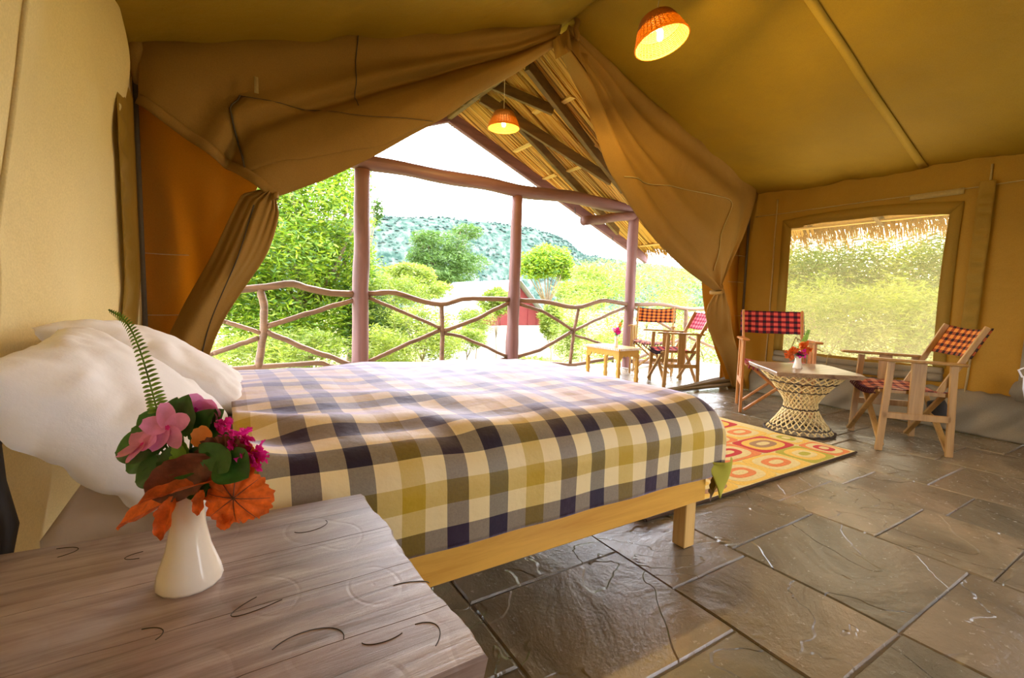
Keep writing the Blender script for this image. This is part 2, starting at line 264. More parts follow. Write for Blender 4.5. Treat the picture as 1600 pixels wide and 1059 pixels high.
# ------------------------------------------------------------------ mesh helpers
class MB:
    def __init__(s): s.v = []; s.f = []; s.uv = None; s.smooth = False
    def add(s, vs_, fs_):
        o = len(s.v); s.v += [tuple(p) for p in vs_]; s.f += [tuple(i + o for i in f) for f in fs_]
    def box(s, c, size, rz=0, ry=0, rx=0, bev=0.0):
        M_ = Matrix.Translation(Vector(c)) @ Matrix.Rotation(rz, 4, 'Z') @ Matrix.Rotation(ry, 4, 'Y') @ Matrix.Rotation(rx, 4, 'X')
        h = [x / 2 for x in size]; b = min(bev, min(h) * 0.9)
        if b <= 0:
            vs_ = [M_ @ Vector((x * h[0], y * h[1], z * h[2])) for z in (-1, 1) for x, y in ((-1, -1), (1, -1), (1, 1), (-1, 1))]
            s.add(vs_, [(0, 3, 2, 1), (4, 5, 6, 7), (0, 1, 5, 4), (1, 2, 6, 5), (2, 3, 7, 6), (3, 0, 4, 7)]); return
        bm = bmesh.new(); bmesh.ops.create_cube(bm, size=2.0)
        for v in bm.verts: v.co = Vector((v.co.x * h[0], v.co.y * h[1], v.co.z * h[2]))
        bmesh.ops.bevel(bm, geom=list(bm.edges), offset=b, segments=1, affect='EDGES', profile=0.5)
        bm.transform(M_); bm.verts.index_update()
        s.add([v.co for v in bm.verts], [[v.index for v in f.verts] for f in bm.faces]); bm.free()
    def bar(s, a, b, wx, wz, up=Vector((0, 0, 1)), bev=0.003):
        a = Vector(a); b = Vector(b); d = (b - a); L = d.length; d.normalize()
        sd_ = d.cross(up)
        if sd_.length < 1e-4: sd_ = d.cross(Vector((0, 1, 0)))
        sd_.normalize(); u = sd_.cross(d)
        bm = bmesh.new(); bmesh.ops.create_cube(bm, size=2.0)
        for v in bm.verts: v.co = Vector((v.co.x * L / 2, v.co.y * wx / 2, v.co.z * wz / 2))
        if bev: bmesh.ops.bevel(bm, geom=list(bm.edges), offset=min(bev, wx * .4, wz * .4), segments=1, affect='EDGES')
        Mx = Matrix((d, sd_, u)).transposed().to_4x4(); Mx.translation = (a + b) / 2
        bm.transform(Mx); bm.verts.index_update()
        s.add([v.co for v in bm.verts], [[v.index for v in f.verts] for f in bm.faces]); bm.free()
    def tube(s, pts, rad, n=8, caps=True):
        pts = [Vector(p) for p in pts]; rs = rad if isinstance(rad, (list, tuple)) else [rad] * len(pts)
        o = len(s.v); up = None
        for i, p in enumerate(pts):
            d = (pts[min(i + 1, len(pts) - 1)] - pts[max(i - 1, 0)]).normalized()
            if up is None: up = d.orthogonal().normalized()
            up = (up - d * up.dot(d)).normalized(); sdv = d.cross(up)
            for k in range(n):
                a = 2 * PI * k / n; s.v.append(tuple(p + (up * math.cos(a) + sdv * math.sin(a)) * rs[i]))
        for i in range(len(pts) - 1):
            for k in range(n):
                s.f.append((o + i * n + k, o + i * n + (k + 1) % n, o + (i + 1) * n + (k + 1) % n, o + (i + 1) * n + k))
        if caps:
            s.f.append(tuple(o + k for k in reversed(range(n)))); s.f.append(tuple(o + (len(pts) - 1) * n + k for k in range(n)))
    def lathe(s, prof, n=24, c=(0, 0, 0), facet=False, tilt=None):
        o = len(s.v)
        for r, z in prof:
            for k in range(n):
                a = 2 * PI * k / n; p = Vector((r * math.cos(a), r * math.sin(a), z))
                if tilt: p = tilt @ p
                s.v.append(tuple(p + Vector(c)))
        for i in range(len(prof) - 1):
            for k in range(n): s.f.append((o + i * n + k, o + i * n + (k + 1) % n, o + (i + 1) * n + (k + 1) % n, o + (i + 1) * n + k))
    def grid(s, fn, nu, nv, keep=None, uvfn=None):
        o = len(s.v)
        for i in range(nu + 1):
            for j in range(nv + 1): s.v.append(tuple(fn(i / nu, j / nv)))
        for i in range(nu):
            for j in range(nv):
                if keep and not keep((i + .5) / nu, (j + .5) / nv): continue
                a = o + i * (nv + 1) + j; s.f.append((a, a + nv + 1, a + nv + 2, a + 1))
        if uvfn:
            s.uv = s.uv or {}
            for i in range(nu + 1):
                for j in range(nv + 1): s.uv[o + i * (nv + 1) + j] = uvfn(i / nu, j / nv)
    def build(s, name, mat, parent=None, smooth=False, solid=0.0, sub=0, loc=None):
        me = bpy.data.meshes.new(name); off = Vector(loc) if loc is not None else None
        vs_ = s.v if off is None else [(v[0] - off.x, v[1] - off.y, v[2] - off.z) for v in s.v]
        me.from_pydata(vs_, [], s.f); me.update()
        if s.uv:
            l = me.uv_layers.new(name='UVMap')
            for lp in me.loops: l.data[lp.index].uv = s.uv.get(lp.vertex_index, (0, 0))
        if smooth: me.polygons.foreach_set('use_smooth', [True] * len(me.polygons))
        me.materials.append(M[mat] if isinstance(mat, str) else mat)
        o = bpy.data.objects.new(name, me); COL.objects.link(o)
        if off is not None: o.location = off
        if parent is not None: o.parent = parent
        if solid:
            md = o.modifiers.new('thickness', 'SOLIDIFY'); md.thickness = solid; md.offset = 0
        if sub:
            md = o.modifiers.new('smooth', 'SUBSURF'); md.levels = sub; md.render_levels = sub
        return o
def tag(o, label, cat, group=None, kind=None):
    if label: o['label'] = label
    if cat: o['category'] = cat
    if group: o['group'] = group
    if kind: o['kind'] = kind
    return o
def empty(name, loc=(0, 0, 0), rz=0, label=None, cat=None, group=None, kind=None):
    o = bpy.data.objects.new(name, None); COL.objects.link(o); o.location = loc; o.rotation_euler = (0, 0, rz); o.empty_display_size = .1
    return tag(o, label, cat, group, kind)
def struct(o): o['kind'] = 'structure'; return o
def kids(o): return [c for c in bpy.data.objects if c.parent == o]
def copy_tree(o, parent=None):
    c = o.copy(); COL.objects.link(c); c.parent = parent
    for ch in kids(o): copy_tree(ch, c)
    return c
def nz(x, y=0.0, z=0.0): return noise.noise(Vector((x, y, z)))
def interp(pts, s):
    """pts: list of tuples (s, a, b, ...) -> smooth interpolation"""
    if s <= pts[0][0]: return pts[0][1:]
    for i in range(len(pts) - 1):
        p, q = pts[i], pts[i + 1]
        if s <= q[0]:
            t = (s - p[0]) / (q[0] - p[0])
            p0 = pts[i - 1] if i > 0 else p; q1 = pts[i + 2] if i + 2 < len(pts) else q
            r = []
            for k in range(1, len(p)):
                a, b, c, d = p0[k], p[k], q[k], q1[k]
                r.append(0.5 * (2 * b + (c - a) * t + (2 * a - 5 * b + 4 * c - d) * t * t + (-a + 3 * b - 3 * c + d) * t ** 3) if 0 < i < len(pts) - 2 else b + (c - b) * t)
            return tuple(r)
    return pts[-1][1:]
# ------------------------------------------------------------------ setting: floors of slate slabs
XL, XR, YG, XA, ZA, ZE = -0.38, 5.22, 3.27, 2.43, 3.22, 2.24
mb = MB(); mb.box((2.42, 1.0, -0.0575), (5.9, 4.9, 0.10)); floor = struct(mb.build('floor', 'grout'))
mb = MB(); mb.box((3.2, 4.52, -0.0575), (7.6, 2.10, 0.10)); ver = struct(mb.build('floor', 'grout')); ver['label'] = 'stone floor of the veranda beyond the tent door'
def slab(parent, x0, x1, y0, y1, rr, g=0.0022):
    pts = []
    x0 += g; x1 -= g; y0 += g; y1 -= g
    def edge(ax, ay, bx, by, n):
        for i in range(n):
            t = i / n; px_ = ax + (bx - ax) * t; py_ = ay + (by - ay) * t
            if i: px_ += rr.uniform(-.004, .004); py_ += rr.uniform(-.004, .004)
            pts.append((px_, py_))
    edge(x0, y0, x1, y0, 3); edge(x1, y0, x1, y1, 3); edge(x1, y1, x0, y1, 3); edge(x0, y1, x0, y0, 3)
    h = rr.uniform(-.003, .002); cx, cy = (x0 + x1) / 2, (y0 + y1) / 2; n = len(pts); b = MB()
    tx, ty = rr.uniform(-.004, .004), rr.uniform(-.004, .004)
    def zz(x, y): return h + tx * (x - cx) + ty * (y - cy)
    V_ = [(x, y, -0.028) for x, y in pts] + [(x, y, zz(x, y) - .006) for x, y in pts] + [(x + (cx - x) * .018, y + (cy - y) * .018, zz(x, y)) for x, y in pts]
    Fs = []
    for k in range(n):
        k2 = (k + 1) % n; Fs += [(k, k2, n + k2, n + k), (n + k, n + k2, 2 * n + k2, 2 * n + k)]
    Fs.append(tuple(range(2 * n, 3 * n)))
    b.add(V_, Fs); return b.build('slate_slab', 'slate', parent, loc=(cx, cy, 0))
rs = random.Random(11)
cols = [(-.5, .67, [-1.4, -.9, -.25, .42, 1.0, 1.62, 2.3, 2.9, 3.42]), (.67, 1.325, [-1.4, -.6, .1, .79, 1.30, 1.95, 2.62, 3.42]),
        (1.325, 1.76, [-1.4, -.5, .02, .52, 1.025, 1.55, 2.3, 2.9, 3.42]), (1.76, 2.41, [-1.4, -.6, 0, .525, 1.085, 1.5, 2.2, 2.8, 3.42]),
        (2.41, 2.97, [-1.4, -.5, .1, .46, .835, 1.25, 1.9, 2.5, 3.42]), (2.97, 3.40, [-1.4, -.3, .25, .75, 1.2, 1.75, 2.35, 2.9, 3.42]),
        (3.40, 4.02, [-1.4, -.6, 0, .5, .95, 1.6, 2.15, 2.7, 3.42]), (4.02, 4.62, [-1.4, -.2, .5, 1.1, 1.7, 2.4, 2.9, 3.42]), (4.62, 5.30, [-1.4, -.5, .3, .9, 1.5, 2.1, 2.8, 3.42])]
for x0, x1, ys in cols:
    for a, b in zip(ys, ys[1:]): slab(floor, x0, x1, a, b, rs)
x = -.55
while x < 6.9:
    wd = rs.choice([.5, .6, .7]); y = 3.48
    while y < 5.5:
        h = rs.choice([.45, .55, .7]); y1 = min(5.55, y + h)
        if y1 > 5.3: y1 = 5.55
        slab(ver, x, min(x + wd, 6.95), y, y1, rs); y = y1
    x += wd
# ------------------------------------------------------------------ setting: tent canvas
def zeave(y): return 2.24 - 0.05 * max(0, min(1, (YG - y) / 2.2)) - (0.02 * math.sin(PI * max(0, min(1, (YG - y) / 1.6))))
def ceil_fn(side):
    xe = XR if side > 0 else XL
    def fn(u, v):   # u: ridge->eave, v: gable->rear
        y = YG + .06 - v * 4.66; x = XA + (xe - XA) * u * 1.012; z = ZA + (zeave(y) - ZA) * u
        z -= 0.05 * math.sin(PI * u) * (0.6 + .4 * nz(y * .9, x)) + 0.02 * nz(x * 1.3, y * 1.3, 4)
        dg = v * 4.6
        z += 0.030 * math.sin(u * 34 + 3 * nz(u * 5, y)) * math.exp(-dg / .40) * u * (1.15 - u) * 3 * (.4 + .6 * (nz(u * 7, 2) + .5)) + .02 * math.sin(y * 9 + 4 * nz(y * 2, u)) * max(0, u - .8) * 4 * min(1, dg)      # gathers at the gable seam
        return (x, y, z)
    return fn
mb = MB(); mb.grid(ceil_fn(1), 48, 60); mb.grid(ceil_fn(-1), 48, 60)
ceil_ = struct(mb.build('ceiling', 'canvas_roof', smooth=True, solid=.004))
def ceil_z(x, y):
    u = (x - XA) / ((XR if x > XA else XL) - XA); return ceil_fn(1 if x > XA else -1)(u, (YG + .06 - y) / 4.66)[2]
mb = MB(); mb.grid(lambda u, v: (lambda x, y: (x, y, ceil_z(x, y) - .005))(XA + .02 + u * (XR - XA - .03), 1.70 + (v - .5) * .06), 30, 1)
mb.build('roof_seam', 'canvas_seam', ceil_, smooth=True, solid=.003)
# right wall with window opening
WY0, WY1, WZ0, WZ1 = 1.50, 2.80, 0.50, 1.80
def wr_x(y, z):
    x = XR - 0.10 * max(0, (1.0 - z)) * max(0, min(1, (2.6 - y) / 2)) 
    x += 0.012 * nz(y * 2.2, z * .8, 1) + 0.008 * math.sin(y * 26 + 3 * nz(y * 2, z)) * max(0, (z - 1.75)) * 2
    return x
def wtop(y): return WZ1 + .045 * math.sin(PI * (y - WY0) / (WY1 - WY0)) + .02 * (y - WY0)
def wr(u, v):
    y = YG + .12 - u * 4.72; z = v * (zeave(y) + .06); return (wr_x(y, z), y, z)
def wkeep(u, v):
    y = YG + .12 - u * 4.72; z = v * (zeave(y) + .06); return not ((WY0 < y < WY1 and WZ0 < z < WZ1 + .03) or (-.9 < y < .30 and .75 < z < 1.80))
mb = MB(); mb.grid(wr, 150, 70, wkeep)
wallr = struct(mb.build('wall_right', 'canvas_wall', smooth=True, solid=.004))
def rear(u, v):
    x = XL + (XR - XL) * u; return (x, YG - 4.6 + .02 * nz(x * 3, v * 2), v * (ZA - (ZA - zeave(-1.3)) * abs(x - XA) / ((XR - XA) if x > XA else (XA - XL)) - .01))
mb = MB(); mb.grid(rear, 60, 40, lambda u, v: not (.44 < u < .56 and v < .60)); struct(mb.build('wall_rear', 'canvas_wall', smooth=True, solid=.004))
# window border band
mb = MB(); off = -.012; bw = .085
def band(fa, fb, n):
    mb.grid(lambda u, v: (lambda p, q: (lambda y, z: (wr_x(y, z) + off, y, z))(p[0] + (q[0] - p[0]) * v, p[1] + (q[1] - p[1]) * v))(fa(u), fb(u)), n, 2)
T = lambda u: WY0 + (WY1 - WY0) * u
band(lambda u: (WY0 - bw + (WY1 - WY0 + 2 * bw) * u, wtop(T(u)) + bw), lambda u: (T(u), wtop(T(u)) - .01), 24)
band(lambda u: (WY0 - bw + .015 * math.sin(PI * u), WZ0 + (wtop(WY0) + bw - WZ0) * u), lambda u: (WY0 + .02 * math.sin(PI * u), WZ0 + (wtop(WY0) - WZ0 - .01) * u), 24)
band(lambda u: (WY1 + bw, WZ0 + (wtop(WY1) + bw - WZ0) * u), lambda u: (WY1 - .015 * math.sin(PI * u), WZ0 + (wtop(WY1) - WZ0 - .01) * u), 24)
band(lambda u: (WY0 - bw + (WY1 - WY0 + 2 * bw) * u, WZ0 - bw), lambda u: (T(u), WZ0 + .01), 24)
mb.build('window_border', 'canvas_wall', wallr, smooth=True, solid=.006)
mb = MB()
for yy in (2.96, 1.27, 0.93):
    mb.tube([(wr_x(yy, z) - .012, yy + .01 * nz(z * 2, yy), z) for z in np.linspace(.06, 2.15, 24)], .008, 6)
mb.tube([(wr_x(y, 1.99) - .01, y, 1.99 + .01 * nz(y)) for y in np.linspace(-.5, 3.2, 40)], .005, 6)
mb.build('wall_piping', 'seam', wallr, smooth=True)
mb = MB()
mb.grid(lambda u, v: (lambda y, z: (wr_x(y, z) - .034 - .012 * math.sin(z * 60 + 5 * nz(z * 6)) * math.sin(PI * v), y, z))(1.25 + v * .10 - .02 * u, .6 + 1.42 * u), 90, 6)
mb.build('zip_flap', 'canvas_wall', wallr, smooth=True, solid=.004)
mb = MB()
mb.grid(lambda u, v: (wr_x(.98 - .09 * v, .05 + 2 * u) - .02, .98 - .09 * v, .05 + 2.05 * u), 10, 3); mb.build('corner_strip', 'canvas_mud', wallr, smooth=True, solid=.004)
mb = MB()
mb.grid(lambda u, v: (lambda y: (wr_x(y, 2.0) - .014, y, 1.945 + .05 * v))(1.42 + .36 * u), 8, 1); mb.build('webbing_strip', 'seam', wallr, smooth=True, solid=.004)
# mud flap at the foot of the wall
def mud(u, v):
    y = 3.1 - u * 4.4; f = math.sin(PI * v) ** .8
    d = 0.045 * f * (0.75 + 1.0 * nz((y - v * .22) * 5.0, v * 1.0)) + .02 * math.sin((y - .35 * v) * 24 + 2.5 * nz(y * 2)) * f
    z = .345 * (1 - v) - .0; x = wr_x(y, z) - .012 - d - .05 * v
    return (x, y, max(.004, z + .006 * math.sin(y * 60) * (v > .97 or v < .05)))
mb = MB(); mb.grid(mud, 220, 16); mb.build('mud_flap', 'canvas_mud', wallr, smooth=True, solid=.004)
# window screen and its rolled flap
win = struct(empty('window_1', (XR, (WY0 + WY1) / 2, WZ0)))
def P_(o, parent):
    o.parent = parent; o.location = o.location - parent.location; return o
mb = MB(); mb.grid(lambda u, v: (XR + .01 + .006 * nz(u * 4, v * 4), WY0 - .02 + (WY1 - WY0 + .04) * u, WZ0 - .02 + (WZ1 - WZ0 + .1) * v), 12, 12)
P_(mb.build('mesh_screen', 'screen', smooth=True), win)
mb = MB()
def roll(k, r0, zc, xo):
    mb.tube([(wr_x(y, zc) - xo + .006 * nz(y * 6, k), y, zc - .02 * math.sin(PI * (y - 1.45) / 1.4) + .008 * nz(y * 4, k)) for y in np.linspace(1.42, 2.85, 34)], [r0 * (1 + .15 * nz(i * .5, k)) for i in range(34)], 12)
roll(0, .030, .475, .045); roll(1, .034, .42, .055)
P_(mb.build('rolled_flap', 'canvas_mud', smooth=True), win)
mb = MB()
for y in (1.75, 2.3): mb.tube([(XR - .05 + .05 * math.cos(a), y, .44 + .085 * math.sin(a)) for a in np.linspace(0, 2 * PI, 16)], .004, 5)
mb.tube([(XR - .09, 2.62, .66), (XR - .06, 2.5, .60), (XR - .08, 2.35, .54)], .006, 5); mb.tube([(XR - .1, 2.66, .52), (XR - .08, 2.62, .67), (XR - .07, 2.6, .62)], .005, 5)
P_(mb.build('tie_tape', 'seam'), win)
# rolled dark bag of canvas tied at the far right of the wall
mb = MB()
mb.tube([(5.02 - .0, .60 + .38 * t, .43 + .02 * math.sin(6 * t)) for t in np.linspace(0, 1, 10)], [.05, .085, .09, .092, .09, .09, .092, .09, .085, .05], 14)
tb = mb.build('rolled_curtain', 'canvas_mud', smooth=True); tag(tb, 'dark rolled canvas curtain tied low on the tent wall at the right edge', 'rolled canvas')
mb = MB()
mb.tube([(4.94, .92, .52), (4.92, .94, .57), (4.93, .90, .60), (4.93, .86, .56), (4.93, .82, .53)], .007, 6)
mb.tube([(4.93, .89, .36), (4.90, .9, .44), (4.93, .91, .53)], .006, 6)
mb.build('tie_tape', 'cream_cloth', tb)
# left wall: billowing canvas, its colour paled for the light on it
def wl(u, v):
    y = YG + .12 - u * 4.82; z = v * (ZE + .07)
    dg = max(0, YG - y)
    b = .035 * nz(y * 1.3, z * .9, 2) + .012 * nz(y * 4, z * 2, 5)
    b += 0.07 * math.exp(-((z - 2.0) / .26) ** 2) * math.exp(-((dg - .50) / .22) ** 2)
    fa = max(0, min(1, (dg - .75) / .5)); b = b * max(fa, max(0, min(1, (z - 1.55) / .30)))
    b += .035 * math.sin(y * 7.5 - z * 2.2) * fa          # billow by the corner
    b += .03 * math.sin((y * 5 + z * 1.2)) * max(0, 1 - abs(z - 1.0)) * .5
    b -= .10 * max(0, 1 - z) * 1.0 + .07 * max(0, min(1, (dg - .5) / .5)) * max(0, min(1, (1.7 - z) / .6))
    return (XL + .0 + b * min(1, dg / .3 + .05), y, z)
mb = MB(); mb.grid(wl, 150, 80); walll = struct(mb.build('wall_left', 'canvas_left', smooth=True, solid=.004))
mb = MB()
mb.grid(lambda u, v: (XL + .022 + .010 * math.sin(u * 75 + 4 * nz(u * 9)) * math.sin(PI * min(1, v * 1.9)) * (v < .53) - .10 * max(0, .8 - u * 1.7) * .9, 2.68 + v * .46, .25 + 1.72 * u), 110, 8)
mb.build('zip_flap', 'canvas_wall', walll, smooth=True, solid=.004)
mb = MB()
mb.tube([(wl((YG + .12 - y) / 4.82, z / (ZE + .07))[0] + .006, y, z) for z, y in zip(np.linspace(.2, 2.2, 30), np.linspace(1.28, 1.62, 30))], .006, 6)
mb.build('wall_seam', 'canvas_left', walll, smooth=True)
# gable wall panels beside the doorway
def roofz(x): return ZA - (ZA - ZE) * abs(x - XA) / ((XR - XA) if x > XA else (XA - XL))
mb = MB()
def pan(x0, x1, fold):
    mb.grid(lambda u, v: (lambda x: (x, YG + .055 + .018 * nz(x * 2.5, v * 2.2, fold) + .065 * math.sin((x * 8 + v * 6.5) + 2 * nz(x * 2, v * 3, fold)) * min(1, 4 * v * (1 - v)) + .012 * math.sin(x * 23 + v * 9), v * (roofz(x) - .01)))(x0(v) + (x1(v) - x0(v)) * u), 24, 50)
def leftedge(v):
    z = v * 2.35; return interp([(0, -.30), (.6, -.20), (.9, -.06), (1.2, .08), (1.5, .17), (1.62, .24), (1.8, .5), (2.4, .6)], z)[0]
def rightedge(v):
    z = v * 2.25; return interp([(0, 5.08), (.3, 4.95), (.6, 4.75), (.9, 4.62), (1.13, 4.54), (1.3, 4.5), (2.3, 4.5)], z)[0]
pan(lambda v: XL - .01, leftedge, 1); pan(rightedge, lambda v: XR + .02, 2)
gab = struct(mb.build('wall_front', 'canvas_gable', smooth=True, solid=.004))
mb = MB()
for z in (.86, .63, 1.2): mb.tube([(x, YG + .012, z + .006 * nz(x * 5, z)) for x in np.linspace(XL + .02, -.24 + .15 * (z - .6), 12)], .003, 5)
for z in (.86, 1.25, 1.55): mb.tube([(x, YG + .012, z + .006 * nz(x * 5, z)) for x in np.linspace(4.9 - .3 * (z - .86), 5.2, 12)], .003, 5)
mb.build('stitched_seam', 'seam', gab)
mb = MB()
mb.tube([(XL + .02, YG - .0, z) for z in np.linspace(0.0, ZE, 12)], .012, 8); mb.tube([(XR - .02, YG - .0, z) for z in np.linspace(0.0, ZE, 12)], .014, 8)
mb.build('corner_piping', 'dark_seam', gab)
mb = MB()
pts = [(XL + .02, ZE - .0)] + [(x, roofz(x) - .055 - .01 * math.sin(PI * abs(x - XA) / 2.8)) for x in np.linspace(XL + .1, XR - .1, 40)]
mb.tube([(x, YG - .035, z) for x, z in pts], .007, 6); mb.build('gable_cord', 'dark_seam', gab)
mb = MB()
mb.grid(lambda u, v: (XL - .02 + .17 * u + .03 * nz(v * 3, 2) * u, YG + .15 + .01 * nz(v * 5, u), 2.25 * v), 4, 24)
mb.grid(lambda u, v: (XR - .16 + .17 * u - .03 * nz(v * 3, 4) * (1 - u), YG + .15 + .01 * nz(v * 5, u), 2.25 * v), 4, 24)
mb.grid(lambda u, v: (XL + .10 + .10 * u + .32 * v + .04 * nz(v * 3, 7), YG + .16, .2 + 1.75 * v), 3, 20)
mb.build('light_block_strip', 'canvas_gable', gab, smooth=True, solid=.004)  # unseen cloth strips added behind the gable, blocking light to darken bands
mb = MB()
for xx in (XL + .035, XR - .035): mb.tube([(xx, YG - .03 + .01 * math.sin(t * 9), 2.08 + .27 * t) for t in np.linspace(0, 1, 8)], [.018, .03, .038, .045, .05, .052, .05, .04], 12)
mb.build('corner_leak_plug', 'canvas_flap', gab, smooth=True)  # canvas tubes added to plug the light leaks at the corners
# ------------------------------------------------------------------ tied back door flaps
def flap(name, outer, inner, low_o, low_i, label, sgn, strap, seed):
    root = empty(name, (inner[-1][1], YG - .08, 0), label=label, cat='door flap')
    L = root.location
    def upper(u, v):      # u apex -> tie, v outer -> inner
        so, si = interp(outer, u), interp(inner, u)
        x = so[0] + (si[0] - so[0]) * v; z = so[1] + (si[1] - so[1]) * v
        conv = u ** 1.5
        g = math.sin(PI * min(1, v * 1.02)) ** .5
        if sgn < 0:
            y = YG - .05 - .022 * g - .02 * nz(u * 3, v * 5, seed + 3) - .014 * math.sin(v * 15 + 3 * nz(u * 3, v * 3, seed)) * min(1, u * 5) * (v < .62)
            v0 = .64 - .10 * math.sin(PI * u)
            y += .045 * math.exp(-((v - v0 + .03) / .05) ** 2) * min(1, u * 5)
            if v > v0: a = (v - v0) / (1 - v0); y -= (.13 - .05 * u) * math.sin(a * PI * .86) ** .8 * min(1, u * 6)
        else:
            amp = .085 * (1 - .40 * u) * (0.45 + .55 * v) * min(1, u * 6)
            y = YG - .05 - amp * (math.sin(v * 23 + 3.0 * nz(u * 2, v * 3, seed)) * .5 + .5) - .03 * g - .03 * nz(u * 3, v * 5, seed + 3)
            if v > .80: a = (v - .80) / .20; y -= .07 * math.sin(a * PI * .85) * (1 - .5 * conv)
        y -= .03 * conv
        return (x, y, z)
    mbu = MB(); mbu.grid(upper, 90, 90)
    def lower(u, v):
        so, si = interp(low_o, u), interp(low_i, u)
        x = so[0] + (si[0] - so[0]) * v; z = so[1] + (si[1] - so[1]) * v
        open_ = min(1, u * 2.2 + .12)
        y = YG - .11 + .03 * open_ - .035 * open_ * math.sin(v * PI * 2.2 - .9 + 1.2 * nz(u * 2, v, seed + 6)) - .07 * math.sin(v * PI) * (1 - .3 * u) - .012 * math.sin(v * 40 + 3 * nz(u * 3, v * 3)) * max(0, 1 - u * 2.2)
        return (x, y, z)
    mbl = MB(); mbl.grid(lower, 80, 50)
    mbu.build('upper_drape', 'canvas_flap', root, smooth=True, solid=.004, loc=L).location = (0, 0, 0)
    mbl.build('lower_drape', 'canvas_flap', root, smooth=True, solid=.004, loc=L).location = (0, 0, 0)
    # strap
    s = MB()
    def rib(a, c):
        v = a * .985; p = upper(1.0, v); dz = (c - .5) * .05
        return (p[0] + dz * .45 * -sgn, p[1] - .014 - .01 * math.sin(PI * c), p[2] + dz)
    s.grid(rib, 50, 4)
    e = Vector(upper(1.0, .985))
    s.grid(lambda a, c: (e.x + .035 * math.sin(2 * PI * a) * .6, e.y + .06 - .085 * math.cos(2 * PI * a) * .9 - .06, e.z - .01 + .035 * (c - .5) + .012 * math.sin(2 * PI * a)), 20, 2)
    s.build('tie_strap', 'canvas_flap', root, smooth=True, solid=.005, loc=L).location = (0, 0, 0)
    return root, upper, lower
L_in = [(0, 2.33, 3.02), (.14, 1.93, 2.69), (.28, 1.60, 2.45), (.40, 1.35, 2.24), (.50, 1.12, 2.08), (.60, .90, 1.92), (.68, .78, 1.84), (.80, .54, 1.69), (1.0, .29, 1.56)]
L_out = [(0, 2.40, 3.25), (.14, 2.0, 3.10), (.40, 1.1, 2.79), (.60, .45, 2.56), (.80, -.2, 2.34), (.86, -.33, 2.27), (1.0, -.34, 1.98)]
fl, upL, loL = flap('tent_door_flap', L_out, L_in,
    [(0, .22, 1.60), (.08, .12, 1.56), (.25, -.04, 1.2), (.5, -.2, .87), (.7, -.29, .6), (1, -.36, .02)],
    [(0, .29, 1.555), (.06, .305, 1.47), (.16, .275, 1.33), (.26, .225, 1.20), (.38, .13, 1.04), (.55, .01, .83), (.7, -.08, .58), (1, -.22, .02)],
    'wide tan canvas door flap swept back and tied at the left of the doorway', -1, ((-.31, 3.16, 1.98), (.28, 3.07, 1.565)), 1)
R_in = [(0, 2.36, 2.99), (.08, 2.44, 2.86), (.22, 2.63, 2.58), (.38, 2.86, 2.22), (.48, 3.02, 2.03), (.60, 3.28, 1.77), (.74, 3.65, 1.51), (.86, 4.04, 1.31), (1, 4.51, 1.13)]
R_out = [(0, 2.46, 3.16), (.22, 3.15, 2.93), (.48, 3.98, 2.63), (.74, 4.80, 2.36), (.88, 5.17, 2.24), (1, 4.62, 1.20)]
R_out = [(0, 2.46, 3.25), (.22, 3.15, 3.00), (.48, 3.98, 2.71), (.70, 4.75, 2.45), (.82, 5.14, 2.30), (.92, 4.95, 1.75), (1, 4.58, 1.19)]
fr_, upR, loR = flap('tent_door_flap', R_out, R_in,
    [(0, 4.56, 1.16), (.15, 4.80, .92), (.5, 4.98, .52), (1, 5.17, .04)],
    [(0, 4.51, 1.13), (.14, 4.42, .99), (.36, 4.47, .75), (.66, 4.71, .42), (1, 4.98, .04)],
    'tan canvas door flap gathered at the waist at the right of the doorway', 1, ((5.19, 3.19, 1.78), (4.54, 3.07, 1.15)), 9)
# stitched pockets, seams and loops on the flaps
def patch(root, name, fn, mat, solid=.004):
    b = MB(); fn(b); o = b.build(name, mat, root, smooth=True, solid=solid, loc=root.location); o.location = (0, 0, 0); return o
def surf(up, u, v, d=.008): p = up(u, v); return (p[0], p[1] - d, p[2])
def find_uv(up, x, z, lo=False):
    best = None
    for i in range(0, 61):
        for j in range(0, 61):
            p = up(i / 60, j / 60); e = (p[0] - x) ** 2 + (p[2] - z) ** 2
            if best is None or e < best[0]: best = (e, i / 60, j / 60)
    return best[1:]
def quadpatch(up, c4, nu=14, nv=14):
    uvs = [find_uv(up, *c) for c in c4]
    def f(a, b):
        u = (uvs[0][0] * (1 - a) + uvs[1][0] * a) * (1 - b) + (uvs[3][0] * (1 - a) + uvs[2][0] * a) * b
        v = (uvs[0][1] * (1 - a) + uvs[1][1] * a) * (1 - b) + (uvs[3][1] * (1 - a) + uvs[2][1] * a) * b
        return surf(up, u, v, .010)
    return f
fL = quadpatch(upL, [(.12, 2.12), (1.28, 2.20), (.95, 1.99), (.13, 1.66)])
patch(fl, 'stitched_pocket', lambda b: b.grid(fL, 24, 16), 'canvas_flap')
patch(fl, 'pocket_hem', lambda b: (b.tube([Vector(fL(0, t)) + Vector((0, -.006, 0)) for t in np.linspace(0, 1, 16)], .005, 6), b.tube([Vector(fL(t, 0)) + Vector((0, -.002, 0)) for t in np.linspace(0, 1, 20)], .002, 6)), 'dark_seam', 0)
patch(fl, 'hanging_loop', lambda b: b.box((.20, 3.14, 2.17), (.022, .006, .09), rz=0, bev=.002), 'seam', 0)
u0, v0 = find_uv(upL, .77, 2.64); u1, v1 = find_uv(upL, .75, 2.18)
patch(fl, 'stitched_seam', lambda b: b.tube([surf(upL, u0 + (u1 - u0) * t, v0 + (v1 - v0) * t, .006) for t in np.linspace(0, 1, 14)], .003, 6), 'dark_seam', 0)
